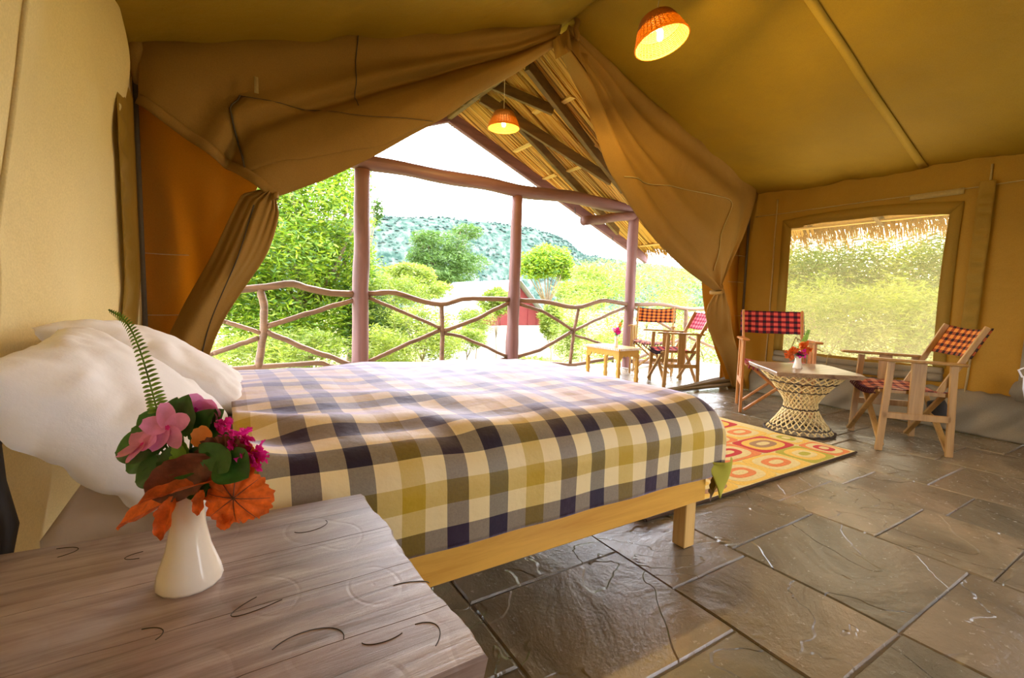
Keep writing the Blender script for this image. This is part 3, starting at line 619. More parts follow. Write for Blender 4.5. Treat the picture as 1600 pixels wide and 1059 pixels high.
patch(fl, 'hem_seam', lambda b: b.tube([surf(loL, .10 + .6 * t, .35 + .50 * t, .006) for t in np.linspace(0, 1, 24)], .0035, 6), 'dark_seam', 0)
pr = [find_uv(upR, *c) for c in ((3.06, 2.08), (3.8, 2.10), (4.6, 2.11), (4.52, 1.7), (4.46, 1.34))]
patch(fr_, 'stitched_seam', lambda b: b.tube([surf(upR, *interp([(i / 4, *q) for i, q in enumerate(pr)], t), .008) for t in np.linspace(0, 1, 40)], .005, 6), 'seam', 0)
# gathered crown above the apex of the doorway
mb = MB()
mb.grid(lambda u, v: (XA - .16 + .34 * u, YG - .10 - .03 * math.sin(u * 20) * (1 - v) - .05 * v, 3.19 - .02 - (.19 * v) - .30 * abs(u - .47) * (1 - .2 * v)), 30, 12)
mb.tube([(XA + .02 + .01 * math.sin(t * 9), YG - .17 - .01 * t, 3.22 - .16 * t) for t in np.linspace(0, 1, 8)], .022, 8)
cw = mb.build('gathered_crown', 'canvas_flap', gab, smooth=True)
# folded canvas sill lying in the doorway
sill = empty('folded_door_sill', (4.6, 3.42, 0), label='folded beige canvas door sill lying on the floor under the right door flap', cat='canvas')
mb = MB()
A_, B_ = Vector((4.12, 3.44, .02)), Vector((5.15, 3.25, .06))
for k, (dy, dz, r) in enumerate([(0, .0, .02), (.07, .0, .024), (.14, .02, .03), (.06, .035, .026)]):
    mb.tube([A_.lerp(B_, t) + Vector((0, dy * (0.3 + t) + .012 * math.sin(t * 7 + k), dz * t + r * .2)) for t in np.linspace(0, 1, 18)], [r * (.35 + .9 * t) for t in np.linspace(0, 1, 18)], 10)
o = mb.build('canvas_fold', 'canvas_mud', sill, smooth=True, loc=(4.6, 3.42, 0)); o.location = (0, 0, 0)
# ------------------------------------------------------------------ shelter roof over tent and veranda
roof = empty('thatched_roof', (XA, 3.5, 3.3), label='reed and thatch gable roof with dark rafters over the tent and veranda', cat='roof')
RL = Vector(roof.location)
SL = .345
def rz_(x): return 3.27 - SL * abs(x - XA)
def rpart(mb_, name, mat, **k):
    o = mb_.build(name, mat, roof, loc=RL, **k); o.location = (0, 0, 0); return o
def rake_y(x): return 5.55 + .14 * abs(x - XA)
mb = MB(); rr = random.Random(5)
for side in (1, -1):
    xe = 4.05
    y = 1.7
    while y < 5.7:
        r = rr.uniform(.006, .012); k = rr.uniform(.30, .36); tone = rr.random()
        x0 = rr.uniform(0, .04); x1 = xe + rr.uniform(-.05, .12)
        seg = []
        lim = x1
        # stop at the rake
        xm = (5.55 - y) / (k - .14) if k > .14 else 99
        lim = min(x1, xm)
        if lim > .25:
            a = Vector((XA + side * x0, y, rz_(XA + x0) + .03)); b = Vector((XA + side * lim, y + k * lim, rz_(XA + lim) + .03 + rr.uniform(-.012, .012)))
            if b.y > 3.2: mb.tube([a, a.lerp(b, .33) + Vector((0, rr.uniform(-.012, .012), rr.uniform(-.01, .006))), a.lerp(b, .66) + Vector((0, rr.uniform(-.012, .012), rr.uniform(-.01, .006))), b], r, 5, caps=True)
        y += r * rr.uniform(1.35, 1.9)
o = rpart(mb, 'reed_layer', 'reed', smooth=True); o['kind'] = 'stuff'
# grass layer above the reeds
for side in (1, -1):
    mb = MB()
    mb.grid(lambda u, v: (lambda x: (XA + side * x, -1.6 + v * (rake_y(XA + x) + 1.6), rz_(XA + x) + .09 + .012 * nz(x * 6, v * 30)))(u * 4.1), 30, 40)
    mb.grid(lambda u, v: (lambda x: (XA + side * x, -1.6 + v * (rake_y(XA + x) + 1.6), rz_(XA + x) + .26 + .03 * nz(x * 6, v * 30)))(u * 4.15), 30, 40)
    rpart(mb, 'thatch_layer', 'grass_thatch')
# ragged eave fringe
for side in (1, -1):
    mb = MB()
    for k in range(2600):
        y = rr.uniform(-1.4, 6.1); L_ = rr.uniform(.10, .30) + .12 * max(0, nz(y * 2.2, side)); x = 4.02 + rr.uniform(-.08, .10)
        a = Vector((XA + side * x, y, rz_(XA + x) + rr.uniform(.02, .16))); b = a + Vector((side * L_ * .62, rr.uniform(-.04, .04), -L_))
        s = .006; d = Vector((0, s, 0)); mb.add([a - d, a + d, b], [(0, 1, 2)])
    o = rpart(mb, 'eave_fringe', 'grass_thatch'); o['kind'] = 'stuff'
def raf(a, b, wv=.05, h=.11, mat='rafter', name='rafter', drop=.04):
    mb_ = MB(); a = Vector((a[0], a[1], rz_(a[0]) - drop)); b = Vector((b[0], b[1], rz_(b[0]) - drop)); mb_.bar(a, b, wv, h, bev=.004); return rpart(mb_, name, mat)
raf((2.46, 4.73), (4.30, 4.62), .045, .12, drop=.09)
raf((2.46, 4.45), (3.05, 4.2), .045, .10, drop=.06)
raf((2.52, 3.9), (4.6, 4.70), .055, .12)
raf((2.70, 4.71), (5.6, 5.80), .05, .11)
raf((2.9, 3.35), (6.3, 4.5), .05, .11); raf((4.6, 3.4), (6.4, 4.1), .05, .11)
for yy in (2.4, 1.2, 0.0, -1.2): raf((2.46, yy), (6.35, yy), .05, .08, drop=-.03)
for yy in (5.0, 4.1): raf((2.40, yy), (-1.5, yy), .05, .11)
for yy in (3.2, 2.4, 1.2, 0.0, -1.2): raf((2.40, yy), (-1.5, yy), .05, .08, drop=-.03)
for (x, y0, y1) in ((3.385, 5.1, 5.51), (4.02, 5.42, 5.78), (4.03, 4.86, 5.28), (3.035, 4.18, 4.54), (3.09, 3.92, 4.12), (6.26, 5.5, 5.92), (5.2, 5.3, 5.85), (3.8, 4.35, 4.5), (6.26, -1.2, 5.3), (5.4, -1.2, 5.2)):
    mb = MB(); mb.bar((x, y0, rz_(x) + .012), (x, y1, rz_(x) + .012), .07, .022, bev=.002); rpart(mb, 'batten', 'batten')
for s_ in (1, -1):
    mb = MB(); mb.bar((XA, 5.53, rz_(XA) - .06), (XA + s_ * 4.2, 6.10, rz_(XA + 4.2) - .06), .06, .15, bev=.01); rpart(mb, 'barge_board', 'beamlog')
mb = MB(); mb.bar((XA, 3.42, 3.22), (XA, 5.5, 3.22), .06, .12, bev=.006); rpart(mb, 'ridge_beam', 'rafter')
mb = MB()
for u_, v_, z_ in ((704, 187, 3.1), (708, 192, 3.1), (805, 262, 2.7), (834, 283, 2.6), (834, 296, 2.5), (898, 330, 2.2), (957, 375, 2.0)):
    p = at(u_, v_, y=5.75); mb.tube([p + Vector((0, 0, .06)), p + Vector((.01, 0, .0)), p + Vector((.015, 0, -.1 - .1 * rr.random()))], .006, 5)
o = rpart(mb, 'hanging_straw', 'darkwood')
# ------------------------------------------------------------------ veranda posts, beam and branch railing
YP = 5.13
def crook(a, b, r0, r1, n=10, w=.012, seed=0, nn=10):
    a, b = Vector(a), Vector(b)
    pts = [a.lerp(b, t) + Vector((nz(t * 5, seed, 1), .5 * nz(t * 5, seed, 2), nz(t * 5, seed, 3))) * w * math.sin(PI * t) * 2 for t in np.linspace(0, 1, n)]
    return pts, [(r0 + (r1 - r0) * t) * (1 + .10 * nz(t * 9, seed, 5)) for t in np.linspace(0, 1, n)]
def post(name, u0, u1, v0, r0, r1, ztop, label, seed):
    top = at(u0, v0, y=YP); bot = at(u1, 560, y=YP)
    d = (top - bot); b0 = bot + d * ((-.3 - bot.z) / d.z); t0 = bot + d * ((ztop - bot.z) / d.z)
    mb = MB(); p, r = crook(b0, t0, r0, r1, 22, .008, seed); mb.tube(p, r, 14)
    o = mb.build(name, 'log', smooth=True, loc=b0); tag(o, label, 'post', 'log posts of the veranda'); return o
post('veranda_post', 566, 562.5, 270, .090, .080, 2.30, 'reddish log post at the left end of the veranda beam', 1)
post('veranda_post', 808, 799.5, 320, .085, .067, 2.28, 'reddish log post in the middle of the veranda railing', 2)
post('veranda_post', 990, 979, 345, .072, .080, 2.25, 'reddish log post behind the yellow stool and orange chair', 3)
mb = MB(); p, r = crook((1.14, YP, 2.375), (5.42, YP, 2.365), .075, .088, 30, .02, 8); mb.tube(p, r, 14)
tag(mb.build('veranda_beam', 'beamlog', smooth=True), 'long reddish log beam lying across the tops of the veranda posts', 'beam')
mb = MB(); p, r = crook(at(912, 345, y=4.75), at(990, 337, y=5.10), .062, .06, 10, .01, 12); mb.tube(p, r, 12)
tag(mb.build('veranda_beam', 'beamlog', smooth=True), 'short log stub jutting out under the right end of the long beam', 'beam')
def rail_pts(px_list): return [at(u, v, y=YP) for u, v in px_list]
def railing(label, pieces):
    root = empty('branch_railing', rail_pts([pieces[0][1][0]])[0], label=label, cat='railing', group='branch railing bays of the veranda')
    rl = Vector(root.location); rl.z = 0; root.location = rl
    for k, (nm, pp, r) in enumerate(pieces):
        P = rail_pts(pp); pts = []; n = 18
        seq = [(i / (len(P) - 1), *q) for i, q in enumerate(P)]
        for t in np.linspace(0, 1, n):
            q = Vector(interp(seq, t)); q += Vector((nz(t * 6, k, 1), 0, nz(t * 6, k, 2))) * .010; pts.append(q)
        b = MB(); b.tube(pts, [r * (1 + .16 * nz(i * .8, k, 9)) for i in range(n)], 9)
        o = b.build(nm, 'branch', root, smooth=True, loc=rl); o.location = (0, 0, 0)
    return root
railing('crooked branch railing bay left of the left log post', [
    ('top_rail', [(250, 440), (345, 453), (410, 449), (452, 443), (480, 450), (520, 458), (556, 460)], .035),
    ('baluster', [(407, 452), (413, 480), (410, 530), (404, 574)], .036), ('brace', [(353, 503), (408, 520)], .022), ('brace', [(333, 552), (404, 528)], .024),
    ('brace', [(417, 510), (480, 490), (556, 468)], .026), ('brace', [(415, 518), (480, 545), (552, 571)], .028), ('bottom_rail', [(250, 580), (330, 577), (420, 573), (495, 567), (520, 573), (554, 574)], .026),
    ('baluster', [(255, 440), (252, 580)], .035), ('brace', [(353, 503), (254, 466)], .022), ('brace', [(333, 552), (253, 577)], .022)])
railing('crooked branch railing bay between the left and middle posts', [
    ('top_rail', [(574, 459), (612, 456), (650, 467), (690, 476), (730, 466), (800, 468)], .030),
    ('baluster', [(690, 477), (691, 520), (690, 572)], .027), ('brace', [(576, 465), (640, 492), (688, 512)], .020), ('brace', [(574, 566), (630, 540), (687, 516)], .024),
    ('brace', [(694, 517), (740, 500), (797, 472)], .026), ('brace', [(694, 521), (720, 525), (795, 558)], .020), ('bottom_rail', [(574, 574), (690, 574), (745, 567), (792, 560)], .022)])
railing('crooked branch railing bay between the middle post and the stool', [
    ('top_rail', [(812, 469), (850, 471), (903, 480), (945, 469), (982, 476)], .029),
    ('baluster', [(904, 483), (896, 520), (891, 567)], .024), ('brace', [(812, 475), (850, 487), (895, 515)], .022), ('brace', [(808, 557), (845, 546), (893, 518)], .026),
    ('brace', [(896, 517), (930, 500), (980, 479)], .022), ('brace', [(896, 523), (935, 535), (978, 552)], .018), ('bottom_rail', [(806, 563), (850, 566), (892, 570), (950, 560), (976, 556)], .026)])
railing('crooked branch railing bay behind the two veranda chairs', [
    ('top_rail', [(988, 476), (1030, 475), (1070, 482), (1110, 483), (1180, 485), (1260, 492)], .030),
    ('baluster', [(1072, 484), (1071, 510), (1068, 566)], .034), ('brace', [(988, 478), (1010, 492), (1066, 524)], .022), ('brace', [(990, 562), (1030, 545), (1068, 528)], .024),
    ('brace', [(1076, 526), (1120, 545), (1160, 570)], .026), ('bottom_rail', [(984, 564), (1030, 566), (1080, 572), (1150, 585), (1260, 600)], .036)])
# ------------------------------------------------------------------ bed
bed = empty('double_bed', (.65, 1.15, 0), label='low double bed of yellow varnished pine under a checked cover', cat='bed')
def bp(mb_, name, mat, **k):
    o = mb_.build(name, mat, bed, loc=bed.location, **k); o.location = (0, 0, 0); return o
BX0, BX1, BY0, BY1 = -.33, 1.655, 1.15, 2.68
mb = MB(); mb.box(((BX0 + BX1) / 2, BY0 + .014, .265), (BX1 - BX0, .028, .125), bev=.004); bp(mb, 'side_rail', 'pine')
mb = MB(); mb.box(((BX0 + BX1) / 2, BY1 - .014, .265), (BX1 - BX0, .028, .125), bev=.004); bp(mb, 'side_rail', 'pine')
mb = MB(); mb.box((BX1 - .014, (BY0 + BY1) / 2, .265), (.028, BY1 - BY0 - .06, .125), bev=.004); bp(mb, 'foot_rail', 'pine')
for x, y in ((BX1 - .045, BY0 + .06), (BX1 - .045, BY1 - .06), (BX0 + .05, BY0 + .06), (BX0 + .05, BY1 - .06)):
    mb = MB(); mb.box((x, y, .115), (.062, .062, .23), bev=.003); bp(mb, 'leg', 'pine_leg')
mb = MB(); mb.box(((BX0 + BX1) / 2, (BY0 + BY1) / 2, .29), (BX1 - BX0 - .07, BY1 - BY0 - .07, .03), bev=.003); bp(mb, 'slat_base', 'pine')
mat_ = MB(); mat_.box(((BX0 + BX1) / 2 - .01, (BY0 + BY1) / 2, .43), (BX1 - BX0 - .06, BY1 - BY0 - .05, .24), bev=.04)
o = bp(mat_, 'mattress', 'sheet', smooth=True); o['label'] = 'mattress in a beige fitted sheet'
# head posts of dark crooked wood
mb = MB(); p, r = crook((-.375, 1.18, 0), (-.36, 1.22, .78), .022, .018, 12, .03, 3); mb.tube(p, r, 8); p, r = crook((-.36, 1.2, .45), (-.37, 1.02, .76), .014, .01, 8, .02, 6); mb.tube(p, r, 7)
o = bp(mb, 'head_post', 'darkwood', smooth=True); o['label'] = 'dark crooked branch post at the bed head'
# duvet
CELL = .063
TOPZ = .60
def fold_over(d, r):        # arc-length d past the bend -> (outward, drop)
    a = d / r
    if a <= PI / 2: return r * math.sin(a), r * (1 - math.cos(a))
    return r, r + (d - r * PI / 2)
U0, U1, V0, V1 = 0.0, 1.97, -.24, 1.80    # sheet coordinates; bed plane u: 0..1.62, v: 0..1.45
def duvet(a, b):
    u = U0 + (U1 - U0) * a; v = V0 + (V1 - V0) * b
    bu, bv0, bv1 = 1.60, .12, 1.44; r = .13
    x = .02 + min(u, bu); y = 1.135 + max(bv0, min(v, bv1)); du = dv = 0
    if u > bu: ox, dx = fold_over(u - bu, r); x += ox; du = dx
    if v < bv0: oy, dy = fold_over(bv0 - v, r); y -= oy; dv = dy
    elif v > bv1: oy, dy = fold_over(v - bv1, r); y += oy; dv = dy
    drop = math.sqrt(du * du + dv * dv) if du > 0 and dv > 0 else du + dv
    flat = 1 - min(1, drop / .12)
    if du > 0 and dv > 0:     # pull the corner in so it hangs to a point
        k = min(1, min(du, dv) / .25); x -= .05 * k; y += .03 * k
    z = TOPZ - drop + .035 * math.sin(PI * min(1, max(0, v / 1.5))) * flat * (1 - .45 * a) + .012 * (1 - a)
    z += (.016 * nz(u * 2.2, v * 2.0, 3) + .009 * nz(u * 6, v * 5, 7)) * flat
    hd = max(0, 1 - u / .9); z += flat * .022 * math.sin(v * 20 + u * 9 + 2.5 * nz(u * 3, v * 3)) * hd * max(0, 1 - abs(v - .15) / .6)
    sd_ = min(1, drop / .1)
    y += (.012 * nz(u * 5, v * 3, 5)) * sd_ * (1 if v > 1 else -1)
    x += .012 * nz(v * 5, u * 3, 8) * (du > 0)
    return (x, y, z)
mb = MB(); mb.grid(duvet, 150, 150, uvfn=lambda a, b: ((U0 + (U1 - U0) * a) / CELL + 1.35, (V0 + (V1 - V0) * b) / CELL + 3.85))
dv = mb.build('duvet', 'duvet', smooth=True, solid=.022)
dv.data.materials.append(M['lining']); dv.modifiers['thickness'].material_offset = 0
tag(dv, 'purple, mustard and cream checked duvet spread over the bed', 'duvet')
# yellow-green lining corner hanging at the foot
mb = MB()
c0 = Vector((1.70, 1.10, .36))
mb.grid(lambda u, v: (1.625 + .135 * u + .01 * math.sin(v * 5), 1.115 - .035 * math.sin(PI * u) * (1 - .5 * v) + .03 * v * u, .375 - (.02 + .15 * (1 - abs(2 * u - 1.4) / 1.4)) * v), 14, 14)
o = mb.build('lining_corner', 'lining', dv, smooth=True, solid=.006); o['label'] = 'yellow-green lining showing at the hanging corner'
# pillows
def pillow(name, loc, size, rot, label, seed, mat='cream_cloth'):
    b = MB(); n = 56; sx_, sy_, sz_ = size
    def f(sgn):
        def g(u, v):
            a, c = 2 * u - 1, 2 * v - 1
            e = (1 - abs(a) ** 2.6) * (1 - abs(c) ** 2.6); h = max(0, e) ** .42
            kx = 1 - .07 * (1 - abs(c) ** 2) * abs(a) ** 3 ; ky = 1 - .07 * (1 - abs(a) ** 2) * abs(c) ** 3
            wr_ = .010 * nz(a * 2.2, c * 2.2, seed) + .004 * nz(a * 9, c * 4, seed + 4) * max(abs(a), abs(c)) + .012 * math.sin((a + c * .5) * 13 + 3 * nz(a * 2, c * 2, seed)) * (max(abs(a), abs(c)) ** 2) * (h ** .5)
            wr_ += .007 * math.sin(c * 24 + 4 * nz(c * 3, a * 2, seed)) * abs(a) ** 3 + .006 * math.sin(a * 22 + 4 * nz(a * 3, c, seed + 1)) * abs(c) ** 3
            return (a * sx_ / 2 * kx, c * sy_ / 2 * ky, sgn * (sz_ / 2 * h * (1 + .12 * nz(a * 1.5, c * 1.5, seed + 2)) + wr_ * h))
        return g
    b.grid(f(1), n, n); b.grid(lambda u, v: f(-1)(1 - u, v), n, n)
    o = b.build(name, mat, smooth=True)
    bm = bmesh.new(); bm.from_mesh(o.data); bmesh.ops.remove_doubles(bm, verts=bm.verts, dist=.0008); bm.to_mesh(o.data); bm.free()
    o.location = loc; o.rotation_euler = rot; tag(o, label, 'pillow'); return o
pillow('pillow', (-.19, 1.42, .705), (.50, .66, .21), (math.radians(4), math.radians(41), math.radians(3)), 'white pillow nearest the bedside table, leaning on the tent wall', 1)
pillow('pillow', (-.175, 2.06, .725), (.55, .70, .20), (math.radians(-6), math.radians(29), math.radians(-6)), 'white pillow farther from the bedside table, behind the fern frond', 5)
# ------------------------------------------------------------------ bedside table
def tabletopmat():
    mt, t, bs, out = newmat('carved_table_wood')
    v = mapping(t, (2.2, 34, 20), rot=(0, 0, math.radians(-4)))
    n = N(t, 'ShaderNodeTexNoise', Scale=1.0, Detail=8.0, Roughness=0.65, Distortion=0.8); t.links.new(v, n.inputs['Vector'])
    v2 = mapping(t, (5, 9, 5)); n2 = N(t, 'ShaderNodeTexNoise', Scale=1.0, Detail=4.0, Distortion=1.5); t.links.new(v2, n2.inputs['Vector'])
    r = ramp(t, n.outputs[0], [(0.24, (0.05, 0.028, 0.02)), (0.36, (0.21, 0.14, 0.11)), (0.5, (0.36, 0.27, 0.24)), (0.8, (0.56, 0.48, 0.48))])
    r2 = ramp(t, n2.outputs[0], [(0.35, (0.72, 0.6, 0.55)), (0.6, (1, 1, 1))])
    t.links.new(mix(t, 1.0, r.outputs[0], r2.outputs[0], 'MULTIPLY'), bs.inputs['Base Color'])
    bs.inputs['Roughness'].default_value = 0.40; bs.inputs['Specular IOR Level'].default_value = 1.0
    p = bump(t, bs, n.outputs[0], 0.6, 0.004)
    bs.inputs['Coat Weight'].default_value = 0.5; bs.inputs['Coat Roughness'].default_value = 0.38
    # scratched curls
    vo = N(t, 'ShaderNodeTexVoronoi', feature='SMOOTH_F1', Scale=1.0); vv = mapping(t, (9, 6.5, 1)); t.links.new(vv, vo.inputs['Vector'])
    pp = N(t, 'ShaderNodeMath', operation='PINGPONG'); pp.inputs[1].default_value = .16; t.links.new(vo.outputs['Distance'], pp.inputs[0])
    r3 = ramp(t, pp.outputs[0], [(0.0, (0, 0, 0)), (0.03, (1, 1, 1))]); bump(t, bs, r3.outputs[0], 0.15, 0.002, p)
    return mt
M['tabletop'] = tabletopmat()
tab = empty('bedside_table', (-.06, .78, 0), label='rough carved wooden bedside table with a live edge, in the foreground', cat='table')
TL = tab.location
def tp(mb_, name, mat, **k):
    o = mb_.build(name, mat, tab, loc=TL, **k); o.location = (0, 0, 0); return o
TZ = .55
cuts = [.485, .60, .735, .875, 1.058]
def tab_edge(y): return interp([(.485, .277), (.56, .279), (.65, .268), (.8, .266), (.90, .272), (.97, .262), (1.058, .265)], y)[0] + .003 * nz(y * 40)
for a, b in zip(cuts, cuts[1:]):
    mb = MB(); nn = 10; g = .0008
    mb = MB(); nn = 10; g = .0006
    def wob(c, x): return 0 if c in (cuts[0], cuts[-1]) else .006 * nz(x * 5, c * 20) + .002 * nz(x * 22, c * 9)
    xs = list(np.linspace(-.345, .24, 14))
    top = [(x, a + g + wob(a, x)) for x in xs] + [(tab_edge(a + (b - a) * k / nn), a + g + (b - a - 2 * g) * k / nn) for k in range(nn + 1)]
    if b == cuts[-1]: top = top[:-1] + [(.262, b - .003), (.1, b + .002), (-.1, b + .012), (-.345, b + .035)]
    else: top += [(x, b - g + wob(b, x)) for x in reversed(xs)]
    n = len(top); cx = sum(p[0] for p in top) / n; cy = sum(p[1] for p in top) / n
    def ins(p, k): return (p[0] - (.0035 if p[0] > .2 else 0) * k, p[1] + (.003 if p[1] < .49 else 0) * k - (.002 if p[1] > 1.05 else 0) * k)
    V_ = [(*ins(p, 1), TZ) for p in top] + [(*p, TZ - .005) for p in top] + [(p[0] - (.006 + .004 * nz(p[1] * 50, 3)) * (p[0] > .2), p[1] + .004 * (p[1] < .49), TZ - .042) for p in top]
    Fs = [tuple(range(n)), tuple(reversed(range(2 * n, 3 * n)))]
    for k in range(n):
        k2 = (k + 1) % n; Fs += [(k, n + k, n + k2, k2), (n + k, 2 * n + k, 2 * n + k2, n + k2)]
    mb.add(V_, Fs); tp(mb, 'plank', 'tabletop')
mb = MB(); mb.box((-.04, .53, .46), (.52, .03, .10), bev=.004); mb.box((-.04, 1.00, .46), (.52, .03, .10), bev=.004); mb.box((.20, .77, .46), (.03, .44, .10), bev=.004); tp(mb, 'apron', 'darkwood')
for x, y in ((.20, .53), (.20, 1.0), (-.28, .53), (-.28, 1.0)):
    mb = MB(); mb.box((x, y, .254), (.05, .05, .508), bev=.004); tp(mb, 'leg', 'darkwood')
# thin dark tubes drawing the shadow lines of carved curls on the top
mb = MB()
def curl(u, v, rx, ry, a0, a1, rot=0):
    c = at(u, v, z=TZ); pts = []
    for t in np.linspace(a0, a1, 16):
        x, y = rx * math.cos(t), ry * math.sin(t); pts.append((c.x + x * math.cos(rot) - y * math.sin(rot), c.y + x * math.sin(rot) + y * math.cos(rot), TZ + .0003))
    mb = MB(); mb.tube(pts, .0007, 5); tp(mb, 'curl_shadow_line', 'darkwood')
curl(485, 822, .032, .02, -2.9, .2, .2); curl(480, 1010, .045, .03, -.3, 2.6); curl(640, 1010, .05, .03, -1.2, .8, .5); curl(60, 870, .05, .02, -1, 1.2)
curl(210, 1000, .03, .02, -.7, 1.4); curl(440, 925, .07, .018, 2.0, 4.6, .35); curl(230, 865, .03, .012, 1.8, 4.4); curl(640, 915, .03, .01, 0, 2.5, -.3); curl(600, 990, .03, .015, 3.3, 5.5)
# ------------------------------------------------------------------ flowers
def petal_disc(b, c, nrm, r, n, wd, cup=.25, rot=0, twist=0):
    nrm = Vector(nrm).normalized(); e1 = nrm.orthogonal().normalized(); e2 = nrm.cross(e1)
    for k in range(n):
        a = rot + 2 * PI * k / n; d = e1 * math.cos(a) + e2 * math.sin(a); s = nrm.cross(d)
        def f(u, v):
            w_ = wd * math.sin(PI * min(.97, .12 + .80 * u)) ** .7; t = (v - .5) * 2
            return Vector(c) + d * r * u + s * w_ * t + nrm * (cup * r * u * u + .15 * wd * t * t + twist * wd * t)
        b.grid(f, 6, 4)
def leaf(b, base, tip, width, nrm, curl_=.15, fold_=.2, serr=0.0, wave=0.0):
    base, tip = Vector(base), Vector(tip); d = tip - base; L_ = d.length; dn = d.normalized(); s = dn.cross(Vector(nrm)).normalized(); n_ = s.cross(dn)
    def f(u, v):
        t = 2 * v - 1; w_ = width / 2 * (math.sin(PI * min(1, u * .93 + .07)) ** .75) * (1 + serr * math.sin(u * 60) * .5)
        return base + dn * L_ * u + s * w_ * t + n_ * (fold_ * w_ * abs(t) - curl_ * L_ * u * u + wave * math.sin(u * 14 + t * 3) * abs(t))
    b.grid(f, 14, 8)
def vase_obj(name, loc, h, rb, rn, rt, nside, label, cat='vase'):
    root = empty(name, loc, label=label, cat=cat)
    b = MB(); prof = [(0.001, 0), (rb * .96, 0), (rb, h * .03), (rb * .93, h * .14), (rn + (rb - rn) * .36, h * .38), (rn + (rb - rn) * .10, h * .60), (rn, h * .80), (rt, h), (rt - .003, h), (rn - .004, h * .8), (rn * .8, h * .5), (.001, h * .5)]
    b.lathe(prof, nside); o = b.build('vase_body', 'ceramic', root, smooth=nside > 16); return root
def rel(root, b, name, mat, **k):
    o = b.build(name, mat, root, loc=root.location, **k); o.location = (0, 0, 0); return o
VC = Vector((-.052, .849, TZ))
vz = vase_obj('flower_vase', VC, .150, .045, 0.0215, .024, 16, 'white vase with a flared foot on the bedside table')
for p in vz.children[0].data.polygons: p.use_smooth = True
bq = empty('bouquet', VC + Vector((0, 0, .15)), label='bouquet of pink flowers, orange leaves and a fern in the white bedside vase', cat='flowers')
fw = Vector((CA.z, CB.z, CZ.z)); rt_ = Vector((CA.x, CB.x, CZ.x)); upv = Vector((0, 0, 1))
rth = Vector((rt_.x, rt_.y, 0)).normalized(); fwh = Vector((fw.x, fw.y, 0)).normalized(); VN = -fwh
def B3(u, v, d=0.0):      # a point of the bouquet: photo position at the vase's distance, d metres nearer the viewer
    c = Vector((u - 800, v - 529.5, F_PX)); dd = Vector((CA.dot(c), CB.dot(c), CZ.dot(c)))
    depth = (VC + Vector((0, 0, .2)) - Vector((0, 0, CAMH))).dot(fw) - d
    return Vector((0, 0, CAMH)) + dd * (depth / F_PX)
neck = VC + Vector((0, 0, .14))
bst = MB()
def stem(p, r=.0018): bst.tube([neck, neck.lerp(p, .5) + Vector((0, 0, .012)), p], r, 6)
# fern frond
fp = [(248, 650, .0), (240, 620, .0), (229, 580, .0), (216, 540, .0), (203, 512, .0), (188, 494, .0), (170, 484, .0)]
sq = [(i / (len(fp) - 1), *B3(*q)) for i, q in enumerate(fp)]
b = MB(); b.tube([Vector(interp(sq, t)) for t in np.linspace(0, 1, 24)], .0013, 6)
for i in range(34):
    t = .04 + .94 * i / 33; p = Vector(interp(sq, t)); q = Vector(interp(sq, min(1, t + .02))); d = (q - p).normalized(); s = d.cross(VN).normalized()
    L_ = .019 * (1 - t) ** .8 + .004
    for sg in (1, -1): leaf(b, p, p + s * sg * L_ * .9 + d * L_ * .25 + VN * .002 * sg - Vector((0, 0, .002)), .0062 * (1 - .5 * t), VN + upv * .6, .2, .3)
o = rel(bq, b, 'fern_frond', 'fern', smooth=True); stem(B3(248, 650))
# dark green oval leaves
GL = [((330, 730), (282, 775), .05, .012), ((345, 715), (385, 745), .045, .03), ((300, 745), (345, 770), .04, .008), ((250, 700), (190, 735), .036, .0), ((310, 700), (355, 675), .04, .0), ((262, 690), (172, 705), .045, .01), ((255, 690), (203, 668), .03, .0), ((262, 672), (215, 648), .036, -.01), ((285, 680), (288, 618), .040, .0), ((275, 665), (272, 622), .030, -.01),
      ((300, 690), (328, 640), .034, .0), ((270, 725), (205, 752), .040, .015), ((300, 720), (240, 720), .036, .02), ((320, 720), (258, 735), .034, .02), ((345, 690), (352, 740), .044, .02),
      ((335, 700), (300, 745), .042, .01), ((330, 670), (345, 640), .028, -.01), ((355, 700), (325, 735), .05, .03)]
for (a, c, w_, d) in GL:
    b = MB(); leaf(b, B3(*a, d), B3(*c, d + .01), w_ * 1.25, VN * .8 + upv * .5, .12, .35, 0, .001); rel(bq, b, 'green_leaf', 'leaf', smooth=True); stem(B3(*a, d))
b = MB(); leaf(b, B3(290, 720, .03), B3(270, 690, .035), .022, VN, .1, .3, .2); leaf(b, B3(290, 722, .03), B3(285, 690, .03), .018, VN, .1, .3, .2); leaf(b, B3(285, 725, .03), B3(262, 715, .03), .016, VN, .1, .3, .2)
rel(bq, b, 'light_leaf', 'leaf_light', smooth=True)
# pink flowers
for (u, v, r, rt0, nr, d) in ((262, 668, .036, .3, VN + upv * .25, .03), (222, 694, .034, 1.0, VN * .7 + upv * .9 - rth * .4, .03), (305, 640, .026, .2, VN + rth * .4, -.01), (330, 645, .022, .9, VN - rth * .3, -.01)):
    b = MB(); petal_disc(b, B3(u, v, d), nr, r, 5, .0135, .12, rt0, .12); o = rel(bq, b, 'pink_flower', 'pink', smooth=True); stem(B3(u, v, d))
    b = MB(); petal_disc(b, B3(u, v, d + .003), nr, .004, 5, .0018, .1); ob = b.build('flower_eye', 'magenta', o, smooth=True, loc=bq.location)
    ob.location = (0, 0, 0)
b = MB(); petal_disc(b, B3(318, 682, .02), VN + upv * .3, .016, 5, .010, .3); rel(bq, b, 'orange_flower', 'orange', smooth=True)
